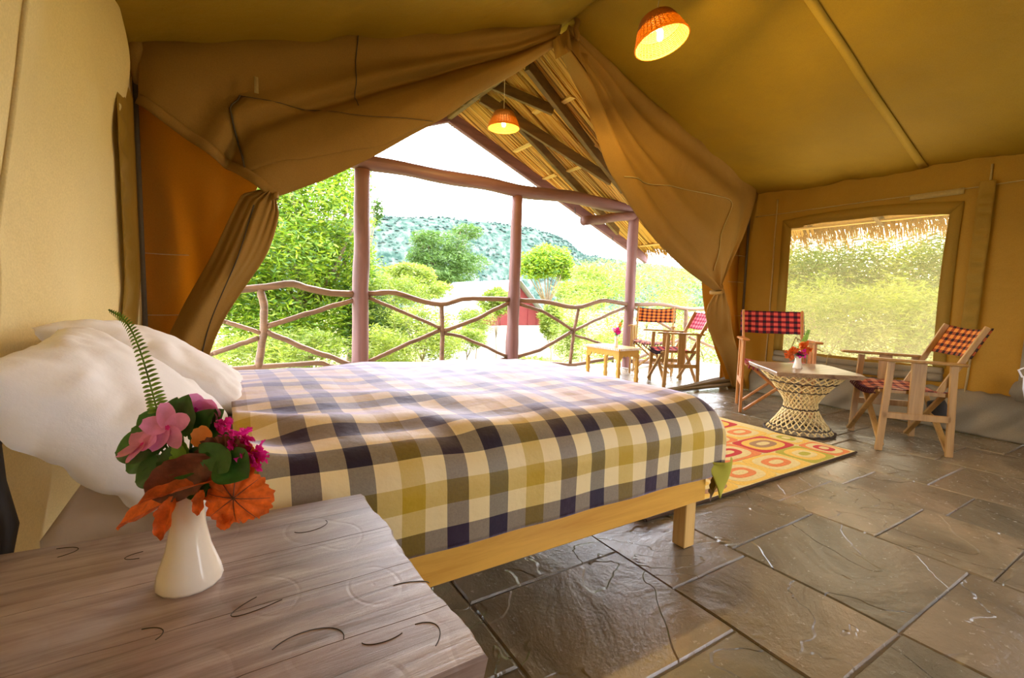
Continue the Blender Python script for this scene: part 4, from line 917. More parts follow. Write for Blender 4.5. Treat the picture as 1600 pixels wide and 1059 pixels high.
# magenta ruffled heads
rf = random.Random(3)
for (u, v, r, n) in ((374, 682, .026, 34), (394, 712, .026, 34), (352, 665, .014, 14)):
    b = MB(); c = B3(u, v, .01)
    for k in range(n):
        d = Vector((rf.gauss(0, 1), rf.gauss(0, 1), rf.gauss(0, 1))).normalized(); d = (d + VN * .6).normalized()
        leaf(b, c + d * r * .15, c + d * r * rf.uniform(.85, 1.15), .014, d.orthogonal() + upv * .3, rf.uniform(-.2, .3), .3, .5, .0015)
    rel(bq, b, 'magenta_flower', 'magenta', smooth=True); stem(c)
# large orange leaves
def bigleaf(outline_c, axis_a, axis_b, rx, ry, cup, mat, name, d=0.02, tilt=.3, fold_=0.0):
    b = MB(); c = B3(*outline_c, d); ax = (B3(*axis_b, d) - B3(*axis_a, d)).normalized(); s = ax.cross(VN).normalized(); nn_ = s.cross(ax)
    def f(u, v):
        a = 2 * PI * v; r = u; w_ = 1 + .05 * math.sin(a * 26) * (u > .9) + .10 * math.sin(3 * a + 1)
        X = rx * r * math.cos(a) * w_; Y = ry * r * math.sin(a) * w_
        return c + ax * X + s * Y + nn_ * (cup * (r * r) * rx + .0035 * math.sin(a * 11) * r + fold_ * abs(Y) + tilt * X)
    b.grid(f, 10, 72); o = rel(bq, b, name, mat, smooth=True)
    bv = MB()
    for k in range(8):
        a = 2 * PI * k / 8; bv.tube([Vector(f(t, (a / (2 * PI)) % 1)) + VN * .0012 for t in (0.02, .3, .6, .92)], [.0009, .0007, .0005, .0003], 5)
    ov = bv.build('leaf_vein', 'brown_leaf', o, loc=bq.location); ov.location = (0, 0, 0)
    stem(c); return o
bigleaf((365, 778), (330, 765), (405, 775), .046, .047, -.25, 'red_leaf', 'orange_leaf', .03, -.15)
bigleaf((378, 722), (345, 740), (390, 690), .036, .030, .3, 'red_leaf', 'orange_leaf', .0, .2)
bigleaf((350, 712), (320, 740), (370, 690), .036, .034, .2, 'brown_leaf', 'bronze_leaf', .022, .1)
b = MB(); leaf(b, B3(352, 745, .03), B3(214, 785, .045), .050, VN * .5 + upv, .02, .9, .12, .003); rel(bq, b, 'orange_leaf', 'red_leaf', smooth=True)
b = MB(); leaf(b, B3(330, 715, .035), B3(230, 775, .03), .062, VN * .9 - upv * .2, -.05, .3, .1, .003); rel(bq, b, 'bronze_leaf', 'brown_leaf', smooth=True)
b = MB(); leaf(b, B3(300, 770, .015), B3(172, 818, .02), .048, VN * .4 + upv, .10, .5, .12, .004); rel(bq, b, 'orange_leaf', 'red_leaf', smooth=True)
b = MB(); leaf(b, B3(272, 775, .035), B3(248, 846, .04), .026, VN, .05, .8, .15, .003); rel(bq, b, 'orange_leaf', 'red_leaf', smooth=True)
b = MB(); leaf(b, B3(298, 720, .01), B3(212, 750, .005), .04, VN + upv, .0, .4, .1, .003); rel(bq, b, 'bronze_leaf', 'brown_leaf', smooth=True)
b = MB(); leaf(b, B3(316, 765, .035), B3(308, 806, .03), .018, VN, .0, .5, .1, .002); leaf(b, B3(330, 765, .0), B3(342, 815, .0), .02, VN, .0, .4, .2, .002); rel(bq, b, 'orange_leaf', 'red_leaf', smooth=True)
b = MB(); leaf(b, B3(360, 800, .02), B3(345, 828, .02), .022, VN, .0, .5, .15, .002); rel(bq, b, 'orange_leaf', 'red_leaf', smooth=True)
rel(bq, bst, 'stem', 'leaf', smooth=True)
# ------------------------------------------------------------------ pendant lamps
def basket_lamp(loc, diam, tilt, cordtop, label, power):
    root = empty('pendant_lamp', loc, label=label, cat='lamp', group='woven basket pendant lamps'); r1 = diam / 2; r0 = r1 * .60; h = diam * .46
    T = Matrix.Rotation(tilt[0], 3, 'X') @ Matrix.Rotation(tilt[1], 3, 'Y')
    b = MB()          # weave: horizontal rings and uprights
    n = 36
    def rad(t): return r0 + (r1 - r0) * t ** .8
    for k in range(17):
        t = k / 16; R_ = rad(t)
        b.tube([T @ Vector((R_ * math.cos(a) * (1 + (.006 if (i + k) % 2 else -.006)), R_ * math.sin(a) * (1 + (.006 if (i + k) % 2 else -.006)), h * (1 - t))) for i, a in enumerate(np.linspace(0, 2 * PI, n * 2 + 1))], .0042 if k < 16 else .007, 5, caps=False)
    for k in range(n):
        a = 2 * PI * k / n; b.tube([T @ Vector((rad(t) * math.cos(a), rad(t) * math.sin(a), h * (1 - t))) for t in (0, .33, .66, 1)], .003, 4, caps=False)
    for k in range(10): 
        R_ = r0 * k / 10 + .004
        b.tube([T @ Vector((R_ * math.cos(a), R_ * math.sin(a), h + .004)) for a in np.linspace(0, 2 * PI, 30)], .0045, 4, caps=False)
    rel0 = b.build('basket_shade', M['shade'], root, smooth=True)
    b = MB(); b.lathe([(rad(t) * 1.003, h * (1 - t)) for t in np.linspace(0, .42, 5)], 36, tilt=T); b.lathe([(.001, h + .001), (r0, h + .001)], 36, tilt=T); o = b.build('shade_band', M['shade_dark'], root, smooth=True)
    b = MB(); top = Vector(cordtop) - Vector(loc); b.tube([T @ Vector((0, 0, h * .62)), T @ Vector((0, 0, h)), top], .0035, 6); b.build('cord', 'cord', root)
    b = MB(); b.lathe([(.001, .03), (.018, .03), (.019, 0), (.012, -.01)], 14, c=T @ Vector((0, 0, h * .52))); b.build('lamp_holder', 'cord', root, smooth=True)
    b = MB(); c = T @ Vector((0, 0, h * .30)); b.lathe([(.001, -.034), (.014, -.03), (.019, -.018), (.0195, .02), (.014, .034), (.001, .036)], 14, c=c); b.build('bulb', 'bulb', root, smooth=True)
    ld = bpy.data.lights.new('bulb_light', 'POINT'); ld.energy = power; ld.color = (1, .66, .22); ld.shadow_soft_size = .03; l = bpy.data.objects.new('bulb_light', ld); COL.objects.link(l); l.parent = root; l.location = c - Vector((0, 0, .06))
    return root
mt, t, bs, out = newmat('woven_shade'); bs.inputs['Base Color'].default_value = (.32, .13, .010, 1); bs.inputs['Roughness'].default_value = .6
tl = N(t, 'ShaderNodeBsdfTranslucent'); tl.inputs[0].default_value = (.5, .26, .03, 1); ms = N(t, 'ShaderNodeMixShader'); ms.inputs[0].default_value = .35; t.links.new(bs.outputs[0], ms.inputs[1]); t.links.new(tl.outputs[0], ms.inputs[2]); t.links.new(ms.outputs[0], out.inputs[0]); M['shade'] = mt
M['shade_dark'] = simple('shade_band', (.30, .16, .05), .6, .5, 18, translucent=.35)
l1 = at(1034, 66, x=2.42); l2 = at(787, 200, x=2.42)
basket_lamp(l1, .335, (math.radians(-14), math.radians(-8)), (2.42, l1.y - .0, 3.16), 'woven basket pendant lamp, lit, hanging from the tent ridge', 55)
basket_lamp(l2, .31, (0, 0), (2.42, l2.y, 3.2), 'woven basket pendant lamp, lit, hanging outside under the veranda roof', 28)
# ------------------------------------------------------------------ rug
rug = empty('rug', (2.7, 2.1, 0), label='yellow and red rug with rounded retro shapes between bed and low table', cat='rug')
def rugp(b, name, mat, **k):
    o = b.build(name, mat, rug, loc=rug.location, **k); o.location = (0, 0, 0); return o
b = MB(); b.grid(lambda u, v: (1.62 + 2.05 * u, 1.425 + 1.25 * v + .006 * nz(u * 7, v * 7), .010 + .002 * nz(u * 9, v * 6)), 30, 20); rugp(b, 'rug_pile', 'rug_cream', solid=.010)
b = MB()
c4 = [(1.62, 1.42), (3.675, 1.42), (3.675, 2.68), (1.62, 2.68)]
for a, c in zip(c4, c4[1:] + c4[:1]): b.tube([(a[0] + (c[0] - a[0]) * t, a[1] + (c[1] - a[1]) * t, .009) for t in np.linspace(0, 1, 10)], .008, 6)
rugp(b, 'rug_binding', 'rug_edge')
def motif(cx, cy, w_, h_, mat, lvl, ex=3.2, rot=0):
    b = MB(); n = 32; P = []
    for k in range(n):
        a = 2 * PI * k / n; c, s = math.cos(a), math.sin(a)
        x = math.copysign(abs(c) ** (2 / ex), c) * w_ / 2; y = math.copysign(abs(s) ** (2 / ex), s) * h_ / 2
        P.append((cx + x * math.cos(rot) - y * math.sin(rot), cy + x * math.sin(rot) + y * math.cos(rot)))
    z1 = .0165 + .0012 * lvl
    V_ = [(x, y, .012) for x, y in P] + [(x, y, z1) for x, y in P]
    b.add(V_, [tuple(range(n, 2 * n))] + [(k, (k + 1) % n, n + (k + 1) % n, n + k) for k in range(n)]); rugp(b, 'rug_motif', mat)
rows = [1.50, 1.66, 1.82, 1.98, 2.14, 2.30, 2.46, 2.60]
palette = [('rug_yellow', 'rug_cream', 'rug_olive'), ('rug_yellow', 'rug_cream', 'rug_orange'), ('rug_olive', 'rug_yellow', 'rug_cream'), ('rug_orange', 'rug_cream', 'rug_red'), ('rug_yellow', 'rug_orange', 'rug_cream'), ('rug_red', 'rug_yellow', 'rug_brown'), ('rug_yellow', 'rug_brown', 'rug_cream')]
rm = random.Random(21)
yv = 1.56; ri = 0
while yv < 2.6:
    xx = 1.70 + .12 * (ri % 2); hh = .25
    while xx < 3.6:
        ww = rm.uniform(.30, .46); ww = min(ww, 3.64 - xx)
        if ww > .1:
            pa = palette[(ri * 3 + int(xx * 3)) % 7 if rm.random() < .4 else rm.randrange(7)]
            motif(xx + ww / 2, yv, ww - .006, hh + .006, pa[0], 0, 9); motif(xx + ww / 2, yv, (ww - .02) * .86, hh * .84, pa[1], 1, 3.0); motif(xx + ww / 2, yv, (ww - .02) * .60, hh * .50, pa[2], 2, 2.8); motif(xx + ww / 2, yv, (ww - .02) * .34, hh * .22, 'rug_cream' if pa[2] != 'rug_cream' else pa[0], 3, 2.6)
        xx += ww
    yv += hh + .012; ri += 1
# ------------------------------------------------------------------ chairs
def directors_chair(loc, rz, label, back, seat, wood='chair_wood', sag=.0, scl=1.0, seat2=None):
    root = empty('folding_chair', loc, rz, label=label, cat='chair', group='wooden folding chairs with checked cloth')
    root.scale = (scl,) * 3
    W, D = .265, .19      # half width, half depth; faces local -y
    def pt(b, name, mat, **k): return b.build(name, mat, root, **k)
    for s in (-1, 1):
        b = MB(); b.bar((s * W, -D, 0), (s * W, -D + .03, .625), .022, .042, up=Vector((0, 1, 0))); pt(b, 'leg', wood)
        b = MB(); b.bar((s * W, D + .02, 0), (s * W, D, .625), .022, .042, up=Vector((0, 1, 0))); pt(b, 'leg', wood)
        b = MB(); b.box((s * W, -.02, .637), (.062, .56, .02), rx=math.radians(-1.5), bev=.008); pt(b, 'armrest', wood)
        b = MB(); b.bar((s * W, -D, .255), (s * W, D + .01, .255), .022, .045); pt(b, 'side_stretcher', wood)
        b = MB(); b.bar((s * W, .0, .27), (s * W, .0, .63), .016, .085, up=Vector((0, 1, 0))); pt(b, 'side_slat', wood)
        b = MB(); b.bar((s * (W - .035), -D - .02, .425), (s * (W - .035), D + .02, .415), .026, .03); pt(b, 'seat_rail', wood)
        b = MB(); b.bar((s * (W - .03), D - .06, .42), (s * (W - .02), D + .165, .885), .02, .036, up=Vector((0, 1, 0))); pt(b, 'back_post', wood)
    for y, zz in ((-D, 0), (D, 0)):
        for s in (-1, 1):
            b = MB(); b.bar((s * (W - .025), y + .024 * s, .03), (-s * (W - .045), y + .024 * s + .01, .42), .02, .036, up=Vector((0, 1, 0))); pt(b, 'cross_leg', wood)
    b = MB()
    def seatf(u, v): return ((2 * u - 1) * (W - .02), -D - .02 + (2 * D + .04) * v, .435 - .030 * math.sin(PI * u) - .012 * math.sin(PI * u) * (v < .2) + .004 * nz(u * 5, v * 5))
    b.grid(seatf, 20, 14, uvfn=lambda u, v: (u * 7, v * 6)); pt(b, 'seat', seat, smooth=True, solid=.008)
    b = MB()
    for k in range(14):
        x = (2 * (k + .5) / 14 - 1) * (W - .03); zf = .428 - .03 * math.sin(PI * (k + .5) / 14); b.tube([(x, -D - .015, zf + .006), (x + .006, -D - .04, zf + .004), (x - .006, -D - .045, zf - .022), (x, -D - .028, zf - .03)], .006, 5)
    pt(b, 'fringe', seat2 or seat, smooth=True)
    b = MB()
    def backf(u, v):
        x = (2 * u - 1) * (W + .0); z = .675 + .205 * v; y = D - .06 + .225 * (z - .42) / .465 + .03 * math.sin(PI * u) + .02
        z += -sag * math.sin(PI * u) * (v) + .004 * nz(u * 4, v * 3); return (x, y, z)
    b.grid(backf, 20, 10, uvfn=lambda u, v: (u * 8.3, v * 4.3)); pt(b, 'backrest', back, smooth=True, solid=.007)
    return root
def ang(dx, dy): return math.atan2(dx, -dy) * 1.0      # local -y turned to (dx, dy)
def face(dx, dy): return math.atan2(dy, dx) + PI / 2
directors_chair((4.235, 1.405, 0), face(-.64, .77), 'folding chair with an orange checked back at the right, nearest the camera', 'plaid_orange', 'plaid_rust', sag=.02)
directors_chair((4.40, 2.42, 0), face(-.80, -.60), 'folding chair with a red checked back beside the window and cane table', 'plaid_red', 'plaid_pink', 'chair_wood_red', scl=1.06)
directors_chair((4.70, 3.83, 0), face(-.86, .5), 'folding chair with a pink checked back on the veranda by the curtain', 'plaid_pink', 'plaid_red', 'chair_wood', sag=.01, scl=1.0)
directors_chair((5.18, 4.58, 0), face(-.80, -.60), 'folding chair with an orange checked back on the veranda by the railing', 'plaid_orange', 'plaid_rust', 'chair_wood', sag=.02, scl=1.04)
mb = MB(); mb.tube([(4.42 + .0, 1.24, .33), (4.43, 1.22, .24), (4.42, 1.2, .18)], [.05, .07, .055], 10)
o = mb.build('hanging_bag', 'black', smooth=True); tag(o, 'small black cloth bundle hanging under the nearest chair', 'bag')
# ------------------------------------------------------------------ cane table
ct = empty('cane_table', (3.88, 1.905, 0), label='low table with an hourglass cane base and a worn wooden top', cat='table')
def hyper(t): return .108 + (.238 - .108) * (abs(t - .46) / .46 if t < .46 else (t - .46) / .54) ** 1.35 * (1 if t < .46 else 1.42)
HZ = .465
proto = None
for fam in (1, -1):
    me = None
    for k in range(26):
        a0 = 2 * PI * k / 26
        if me is None:
            b = MB(); pts = []
            for t in np.linspace(0, 1, 9):
                R_ = hyper(t); a = fam * (t - .46) * 2.3; pts.append((R_ * math.cos(a) + 0, R_ * math.sin(a), HZ * t + .008))
            b.tube(pts, .0048, 5); o = b.build('cane', 'cane', ct, smooth=True); me = o.data
        else:
            o = bpy.data.objects.new('cane', me); COL.objects.link(o); o.parent = ct
        o.rotation_euler = (0, 0, a0)
b = MB()
for t, r in ((.01, .011), (.09, .004), (.40, .005), (.70, .004), (.86, .005)):
    R_ = hyper(t) + .006; b.tube([(R_ * math.cos(a) * (1 + .012 * math.sin(a * 17)), R_ * math.sin(a) * (1 + .012 * math.sin(a * 17)), HZ * t + .010 + .004 * math.sin(a * 17)) for a in np.linspace(0, 2 * PI, 90)], r, 6, caps=False)
b.build('twine_ring', 'twine', ct, smooth=True)
topP = [(3.46, 1.88), (3.60, 1.745), (3.75, 1.615), (3.885, 1.485), (3.98, 1.55), (4.12, 1.72), (4.25, 1.86), (4.31, 1.97), (4.15, 2.13), (4.02, 2.27), (3.90, 2.37), (3.74, 2.20), (3.60, 2.03)]
nP = len(topP); mb = MB(); V_ = [(x, y, .508) for x, y in topP] + [(x, y, .502) for x, y in topP] + [(x + (3.88 - x) * .03, y + (1.92 - y) * .03, .476) for x, y in topP]
V_[:nP] = [(x + (3.88 - x) * .012, y + (1.92 - y) * .012, z) for x, y, z in V_[:nP]]
Fs = [tuple(range(nP)), tuple(reversed(range(2 * nP, 3 * nP)))]
for k in range(nP): k2 = (k + 1) % nP; Fs += [(k, nP + k, nP + k2, k2), (nP + k, 2 * nP + k, 2 * nP + k2, nP + k2)]
mb.add(V_, Fs); M['worn_top'] = woodmat('worn_table_top', (0.36, 0.24, 0.14), (0.12, 0.06, 0.03), .3, 0, .7, .3); o = mb.build('table_top', 'worn_top', ct, loc=(3.88, 1.905, 0)); o.location = (0, 0, 0)
# small flowers in white vases on the other tables
def posy(loc, label, vlabel, cols, hh=.095, sz=1.0):
    v = vase_obj('flower_vase', loc, hh, .036 * sz, .022 * sz, .026 * sz, 20, vlabel)
    q = empty('bouquet', Vector(loc) + Vector((0, 0, hh)), label=label, cat='flowers'); top = Vector(loc) + Vector((0, 0, hh))
    rp = random.Random(int(loc[0] * 100)); st = MB()
    b = MB()
    for k in range(9):
        d = Vector((rp.gauss(0, 1), rp.gauss(0, 1), abs(rp.gauss(0, .8)) + .1)).normalized(); leaf(b, top + d * .015, top + d * .085 * sz, .04 * sz, upv + d * .2, .3, .2)
    rel(q, b, 'green_leaf', 'leaf', smooth=True)
    for (mat, n, du, dv_, r) in cols:
        b = MB(); c = top + rth * du + Vector((0, 0, dv_)) + VN * .02; st.tube([top - Vector((0, 0, .03)), c], .002, 5)
        for k in range(n):
            d = Vector((rp.gauss(0, 1), rp.gauss(0, 1), rp.gauss(0, 1))).normalized(); leaf(b, c, c + d * r, r * .6, d.orthogonal(), .2, .2, .2, .002)
        rel(q, b, 'flower_head' if mat != 'leaf_light' else 'fern_tip', mat, smooth=True)
    b = MB()
    for k in range(12):
        t = k / 12; p = top + rth * (.02 + .05 * t) + Vector((0, 0, .05 + .16 * t))
        for sg in (1, -1): leaf(b, p, p + rth * sg * .035 * (1 - t * .7) + Vector((0, 0, .012)), .016, VN, .2, .2)
    rel(q, b, 'fern_frond', 'leaf_light', smooth=True); rel(q, st, 'stem', 'leaf')
posy((3.84, 1.93, .508), 'orange and magenta flowers with a fern in the white vase on the cane table', 'small white vase on the worn top of the cane table', [('red_leaf', 12, -.06, .02, .06), ('red_leaf', 8, .03, .07, .06), ('magenta', 20, .015, .03, .05), ('orange', 6, -.01, .08, .05)])
# ------------------------------------------------------------------ yellow stool table on the veranda
sx0, sx1, sy0, sy1, sh = 4.03, 4.38, 4.07, 4.66, .43
st_ = empty('stool_table', ((sx0 + sx1) / 2, (sy0 + sy1) / 2, 0), label='small yellow wooden table with scalloped apron on the veranda', cat='table'); SLc = st_.location
def sp_(b, n_, mt_, **k):
    o = b.build(n_, mt_, st_, loc=SLc, **k); o.location = (0, 0, 0); return o
b = MB(); b.box((SLc.x, SLc.y, sh - .012), (sx1 - sx0 + .04, sy1 - sy0 + .05, .024), bev=.004); sp_(b, 'table_top', 'yellow_wood')
b = MB()
for k in range(22):
    y = sy0 - .02 + (sy1 - sy0 + .04) * (k + .5) / 22; b.box((sx0 - .022, y, sh - .012), (.008, .012, .026))
for k in range(14):
    x_ = sx0 - .01 + (sx1 - sx0 + .02) * (k + .5) / 14; b.box((x_, sy0 - .027, sh - .012), (.012, .008, .026))
sp_(b, 'beaded_edge', 'cream_cloth')
for x_, y_ in ((sx0 + .02, sy0 + .02), (sx1 - .02, sy0 + .02), (sx0 + .02, sy1 - .02), (sx1 - .02, sy1 - .02)):
    b = MB(); n = 14
    for k in range(n):
        z0 = (sh - .024) * k / n; z1 = (sh - .024) * (k + 1) / n; wv = .036 + .006 * math.sin(k * 1.9); b.box((x_, y_, (z0 + z1) / 2), (wv, wv, z1 - z0 + .001))
    sp_(b, 'leg', 'yellow_wood')
def apron(a, c, n=7):
    b = MB(); a, c = Vector(a), Vector(c); d = c - a; nseg = 42; nr = d.cross(Vector((0, 0, 1))).normalized() * .009
    V_ = []
    for k in range(nseg + 1):
        t = k / nseg; p = a + d * t; dep = .055 + .028 * abs(math.sin(t * PI * n)) + .05 * max(0, 1 - min(t, 1 - t) * 7)
        V_ += [p + nr + Vector((0, 0, sh - .024)), p + nr + Vector((0, 0, sh - .024 - dep)), p - nr + Vector((0, 0, sh - .024)), p - nr + Vector((0, 0, sh - .024 - dep))]
    Fs = []
    for k in range(nseg):
        o = 4 * k; Fs += [(o, o + 1, o + 5, o + 4), (o + 2, o + 6, o + 7, o + 3), (o + 1, o + 3, o + 7, o + 5)]
    b.add(V_, Fs); sp_(b, 'scalloped_apron', 'yellow_wood')
apron((sx0 + .01, sy0 + .03, 0), (sx0 + .01, sy1 - .03, 0), 7); apron((sx0 + .03, sy0 + .01, 0), (sx1 - .03, sy0 + .01, 0), 5); apron((sx1 - .01, sy0 + .03, 0), (sx1 - .01, sy1 - .03, 0), 7); apron((sx0 + .03, sy1 - .01, 0), (sx1 - .03, sy1 - .01, 0), 5)
posy((4.20, 4.30, sh), 'pink flowers in the vase on the yellow veranda table', 'slim pale vase on the yellow veranda table', [('magenta', 18, .01, .07, .05), ('pink', 10, -.03, .09, .035), ('orange', 6, .035, .15, .035)], .13, .8)
# ------------------------------------------------------------------ outside: ground, hills, vegetation, hut
b = MB()
def gz(x, y):
    d = max(0, y - 5.6); return -.45 - .10 * min(d, 14) + .25 * nz(x * .12, y * .12)
b.grid(lambda u, v: (lambda x, y: (x, y, gz(x, y)))(-60 + 150 * u, 5.7 + 110 * v ** 1.6), 60, 60)
b.grid(lambda u, v: (7.2 + 60 * u ** 1.5, -30 + 36 * v, -.35 - .1 * u + .1 * nz(u * 9, v * 9)), 30, 30); b.grid(lambda u, v: (-40 + 39 * u, -30 + 36 * v, -.35), 10, 10); b.grid(lambda u, v: (-1 + 8.3 * u, -30 + 28.5 * v, -.30), 6, 10)
struct(b.build('ground', 'ground', smooth=True))
b = MB()
prof = [at(u, v, y=220) for u, v in ((-500, 470), (100, 420), (400, 360), (520, 345), (590, 339), (700, 343), (790, 352), (840, 362), (866, 374), (885, 391), (930, 402), (1000, 412), (1150, 425), (1500, 440))]
ps = [(p.x, p.z) for p in prof]
b.grid(lambda u, v: (lambda x, h: (x, 170 + 90 * v, -4 + (h + 4) * math.sin(PI / 2 * min(1, v * 1.8)) + 1.6 * nz(x * .06, v * 8) * v + .5 * nz(x * .4, v * 60)))(*interp([(i / (len(ps) - 1), *q) for i, q in enumerate(ps)], u)), 220, 60)
hl = struct(b.build('hill', 'hill', smooth=True)); 
b = MB(); rh = random.Random(8)
for k in range(1500):
    u = rh.uniform(.25, .95); v = rh.uniform(.05, .56); x_, h_ = interp([(i / (len(ps) - 1), *q) for i, q in enumerate(ps)], u)
    z_ = -4 + (h_ + 4) * math.sin(PI / 2 * min(1, v * 1.8)) + 1.6 * nz(x_ * .06, v * 8) * v; r_ = rh.uniform(.4, 1.1)
    c = Vector((x_, 170 + 90 * v, z_ + r_ * .4)); V_ = [c + Vector((r_ * math.cos(a) * rh.uniform(.7, 1.2), r_ * math.sin(a), -.2)) for a in np.linspace(0, 2 * PI, 6)[:5]] + [c + Vector((0, 0, r_ * .8))]
    b.add(V_, [(i, (i + 1) % 5, 5) for i in range(5)])
M['shrub'] = simple('hill_shrub', (.02, .05, .035), 1, .3, .2); o = b.build('hill_shrubs', 'shrub', hl); o['kind'] = 'stuff'
def leafcloud(blobs, n, size, asp, rs_, fr=.55, droop=0.0):
    """blobs: (cx,cy,cz,rx,ry,rz); quads scattered through them in clumps, as one numpy mesh"""
    g = np.random.default_rng(rs_); vol = np.array([b_[3] * b_[4] * b_[5] for b_ in blobs]) ** .7; pr_ = vol / vol.sum()
    idx = g.choice(len(blobs), n, p=pr_); B_ = np.array(blobs)[idx]
    d = g.normal(size=(n, 3)); d /= np.linalg.norm(d, axis=1)[:, None]; r = g.random(n) ** .4
    ncl = max(6, n // 60); cl = g.normal(size=(ncl, 3)); cl /= np.linalg.norm(cl, axis=1)[:, None]; cl *= (g.random(ncl) ** .33)[:, None]
    ci = g.integers(0, ncl, n); P = cl[ci] * 1.0 + d * r[:, None] * (1 - fr)
    P = B_[:, :3] + P * B_[:, 3:6]
    a = g.normal(size=(n, 3)); a[:, 2] *= .5; a[:, 2] -= droop; a /= np.linalg.norm(a, axis=1)[:, None]
    c = np.cross(a, g.normal(size=(n, 3))); c /= np.linalg.norm(c, axis=1)[:, None]
    s = (size * (.6 + .8 * g.random(n)))[:, None]; a = a * s; c = c * s * asp
    V = np.stack([P - a, P + c * .6 - a * .1, P + a, P - c * .6 - a * .1], 1).reshape(-1, 3)
    return V, n
def meshquads(name, V, n, mat, parent, loc):
    me = bpy.data.meshes.new(name); V = V - np.array(loc)
    me.vertices.add(4 * n); me.vertices.foreach_set('co', V.ravel()); me.loops.add(4 * n); me.loops.foreach_set('vertex_index', np.arange(4 * n)); me.polygons.add(n)
    me.polygons.foreach_set('loop_start', np.arange(n) * 4); me.polygons.foreach_set('loop_total', np.full(n, 4)); me.update(); me.validate()
    me.materials.append(M[mat]); o = bpy.data.objects.new(name, me); COL.objects.link(o); o.parent = parent; return o
def tree(name, base, blobs, n, size, asp, mat, label, cat, group=None, seed=1, trunk=.08, fr=.55, droop=0.0):
    base = Vector(base); base.z = gz(base.x, base.y) if base.y > 5.7 else -.35
    root = empty(name, base, label=label, cat=cat, group=group)
    V, n = leafcloud(blobs, n, size, asp, seed, fr, droop); o = meshquads('foliage', V, n, mat, root, base); o['kind'] = 'stuff'
    rt = random.Random(seed); b = MB(); fork = base.lerp(Vector(blobs[0][:3]), .45)
    b.tube([base - Vector((0, 0, .2)), base.lerp(fork, .5) + Vector((.05 * rt.uniform(-1, 1), 0, 0)), fork], [trunk, trunk * .8, trunk * .65], 8)
    for q in blobs:
        c = Vector(q[:3])
        for j in range(3):
            e = c + Vector((q[3] * rt.uniform(-.7, .7), q[4] * rt.uniform(-.7, .7), q[5] * rt.uniform(-.1, .8))); mid = fork.lerp(e, .5) + Vector((rt.uniform(-.1, .1), 0, -.1)) * q[3] * .5
            b.tube([fork, mid, e], [trunk * .45, trunk * .28, trunk * .08], 6)
    o = b.build('trunk', 'bark', root, loc=base, smooth=True); o.location = (0, 0, 0); return root
def blob(u, v, y, ru, rv, ry=None):      # blob by photo position at distance y
    c = at(u, v, y=y); dep = (c - Vector((0, 0, CAMH))).dot(fw); k = dep / F_PX; return (c.x, c.y, c.z, ru * k, (ry if ry else ru * k), rv * k)
# big leafy tree left of the left post
tree('leafy_tree', at(470, 560, y=9.5), [blob(500, 340, 9.5, 75, 60), blob(450, 400, 9, 70, 55), blob(540, 290, 10, 40, 40), blob(540, 420, 9.5, 50, 60), blob(420, 500, 9, 70, 55), blob(360, 430, 9, 70, 80), blob(500, 500, 9.5, 70, 50), blob(480, 250, 10, 60, 50), blob(400, 300, 10, 70, 60)],
     46000, .055, .42, 'fol_tree', 'large bright green leafy tree beyond the railing left of the left post', 'tree', seed=2, trunk=.14, fr=.72)
tree('leafy_tree', at(540, 560, y=11), [blob(590, 330, 11, 8, 22), blob(560, 480, 10, 40, 70), blob(590, 520, 9.5, 50, 40)], 7000, .07, .4, 'fol_acacia', 'darker green tree whose crown shows just right of the left post', 'tree', seed=3, trunk=.07)
tree('acacia_tree', at(690, 440, y=22), [blob(690, 385, 22, 45, 24), blob(730, 362, 22, 24, 12), blob(665, 372, 22, 22, 13), blob(700, 410, 22, 60, 20), blob(655, 400, 22, 20, 12), blob(680, 430, 22, 60, 16)],
     16000, .10, .4, 'fol_acacia', 'dark green acacia tree in the distance between left and middle posts', 'tree', seed=4, trunk=.13, fr=.78)
tree('bushy_tree', at(857, 440, y=24), [blob(855, 408, 24, 36, 24), blob(835, 418, 24, 25, 18), blob(880, 420, 24, 18, 18)], 11000, .12, .5, 'fol_tree', 'round green bushy tree in the distance right of the middle post', 'tree', seed=5, trunk=.14, fr=.7)
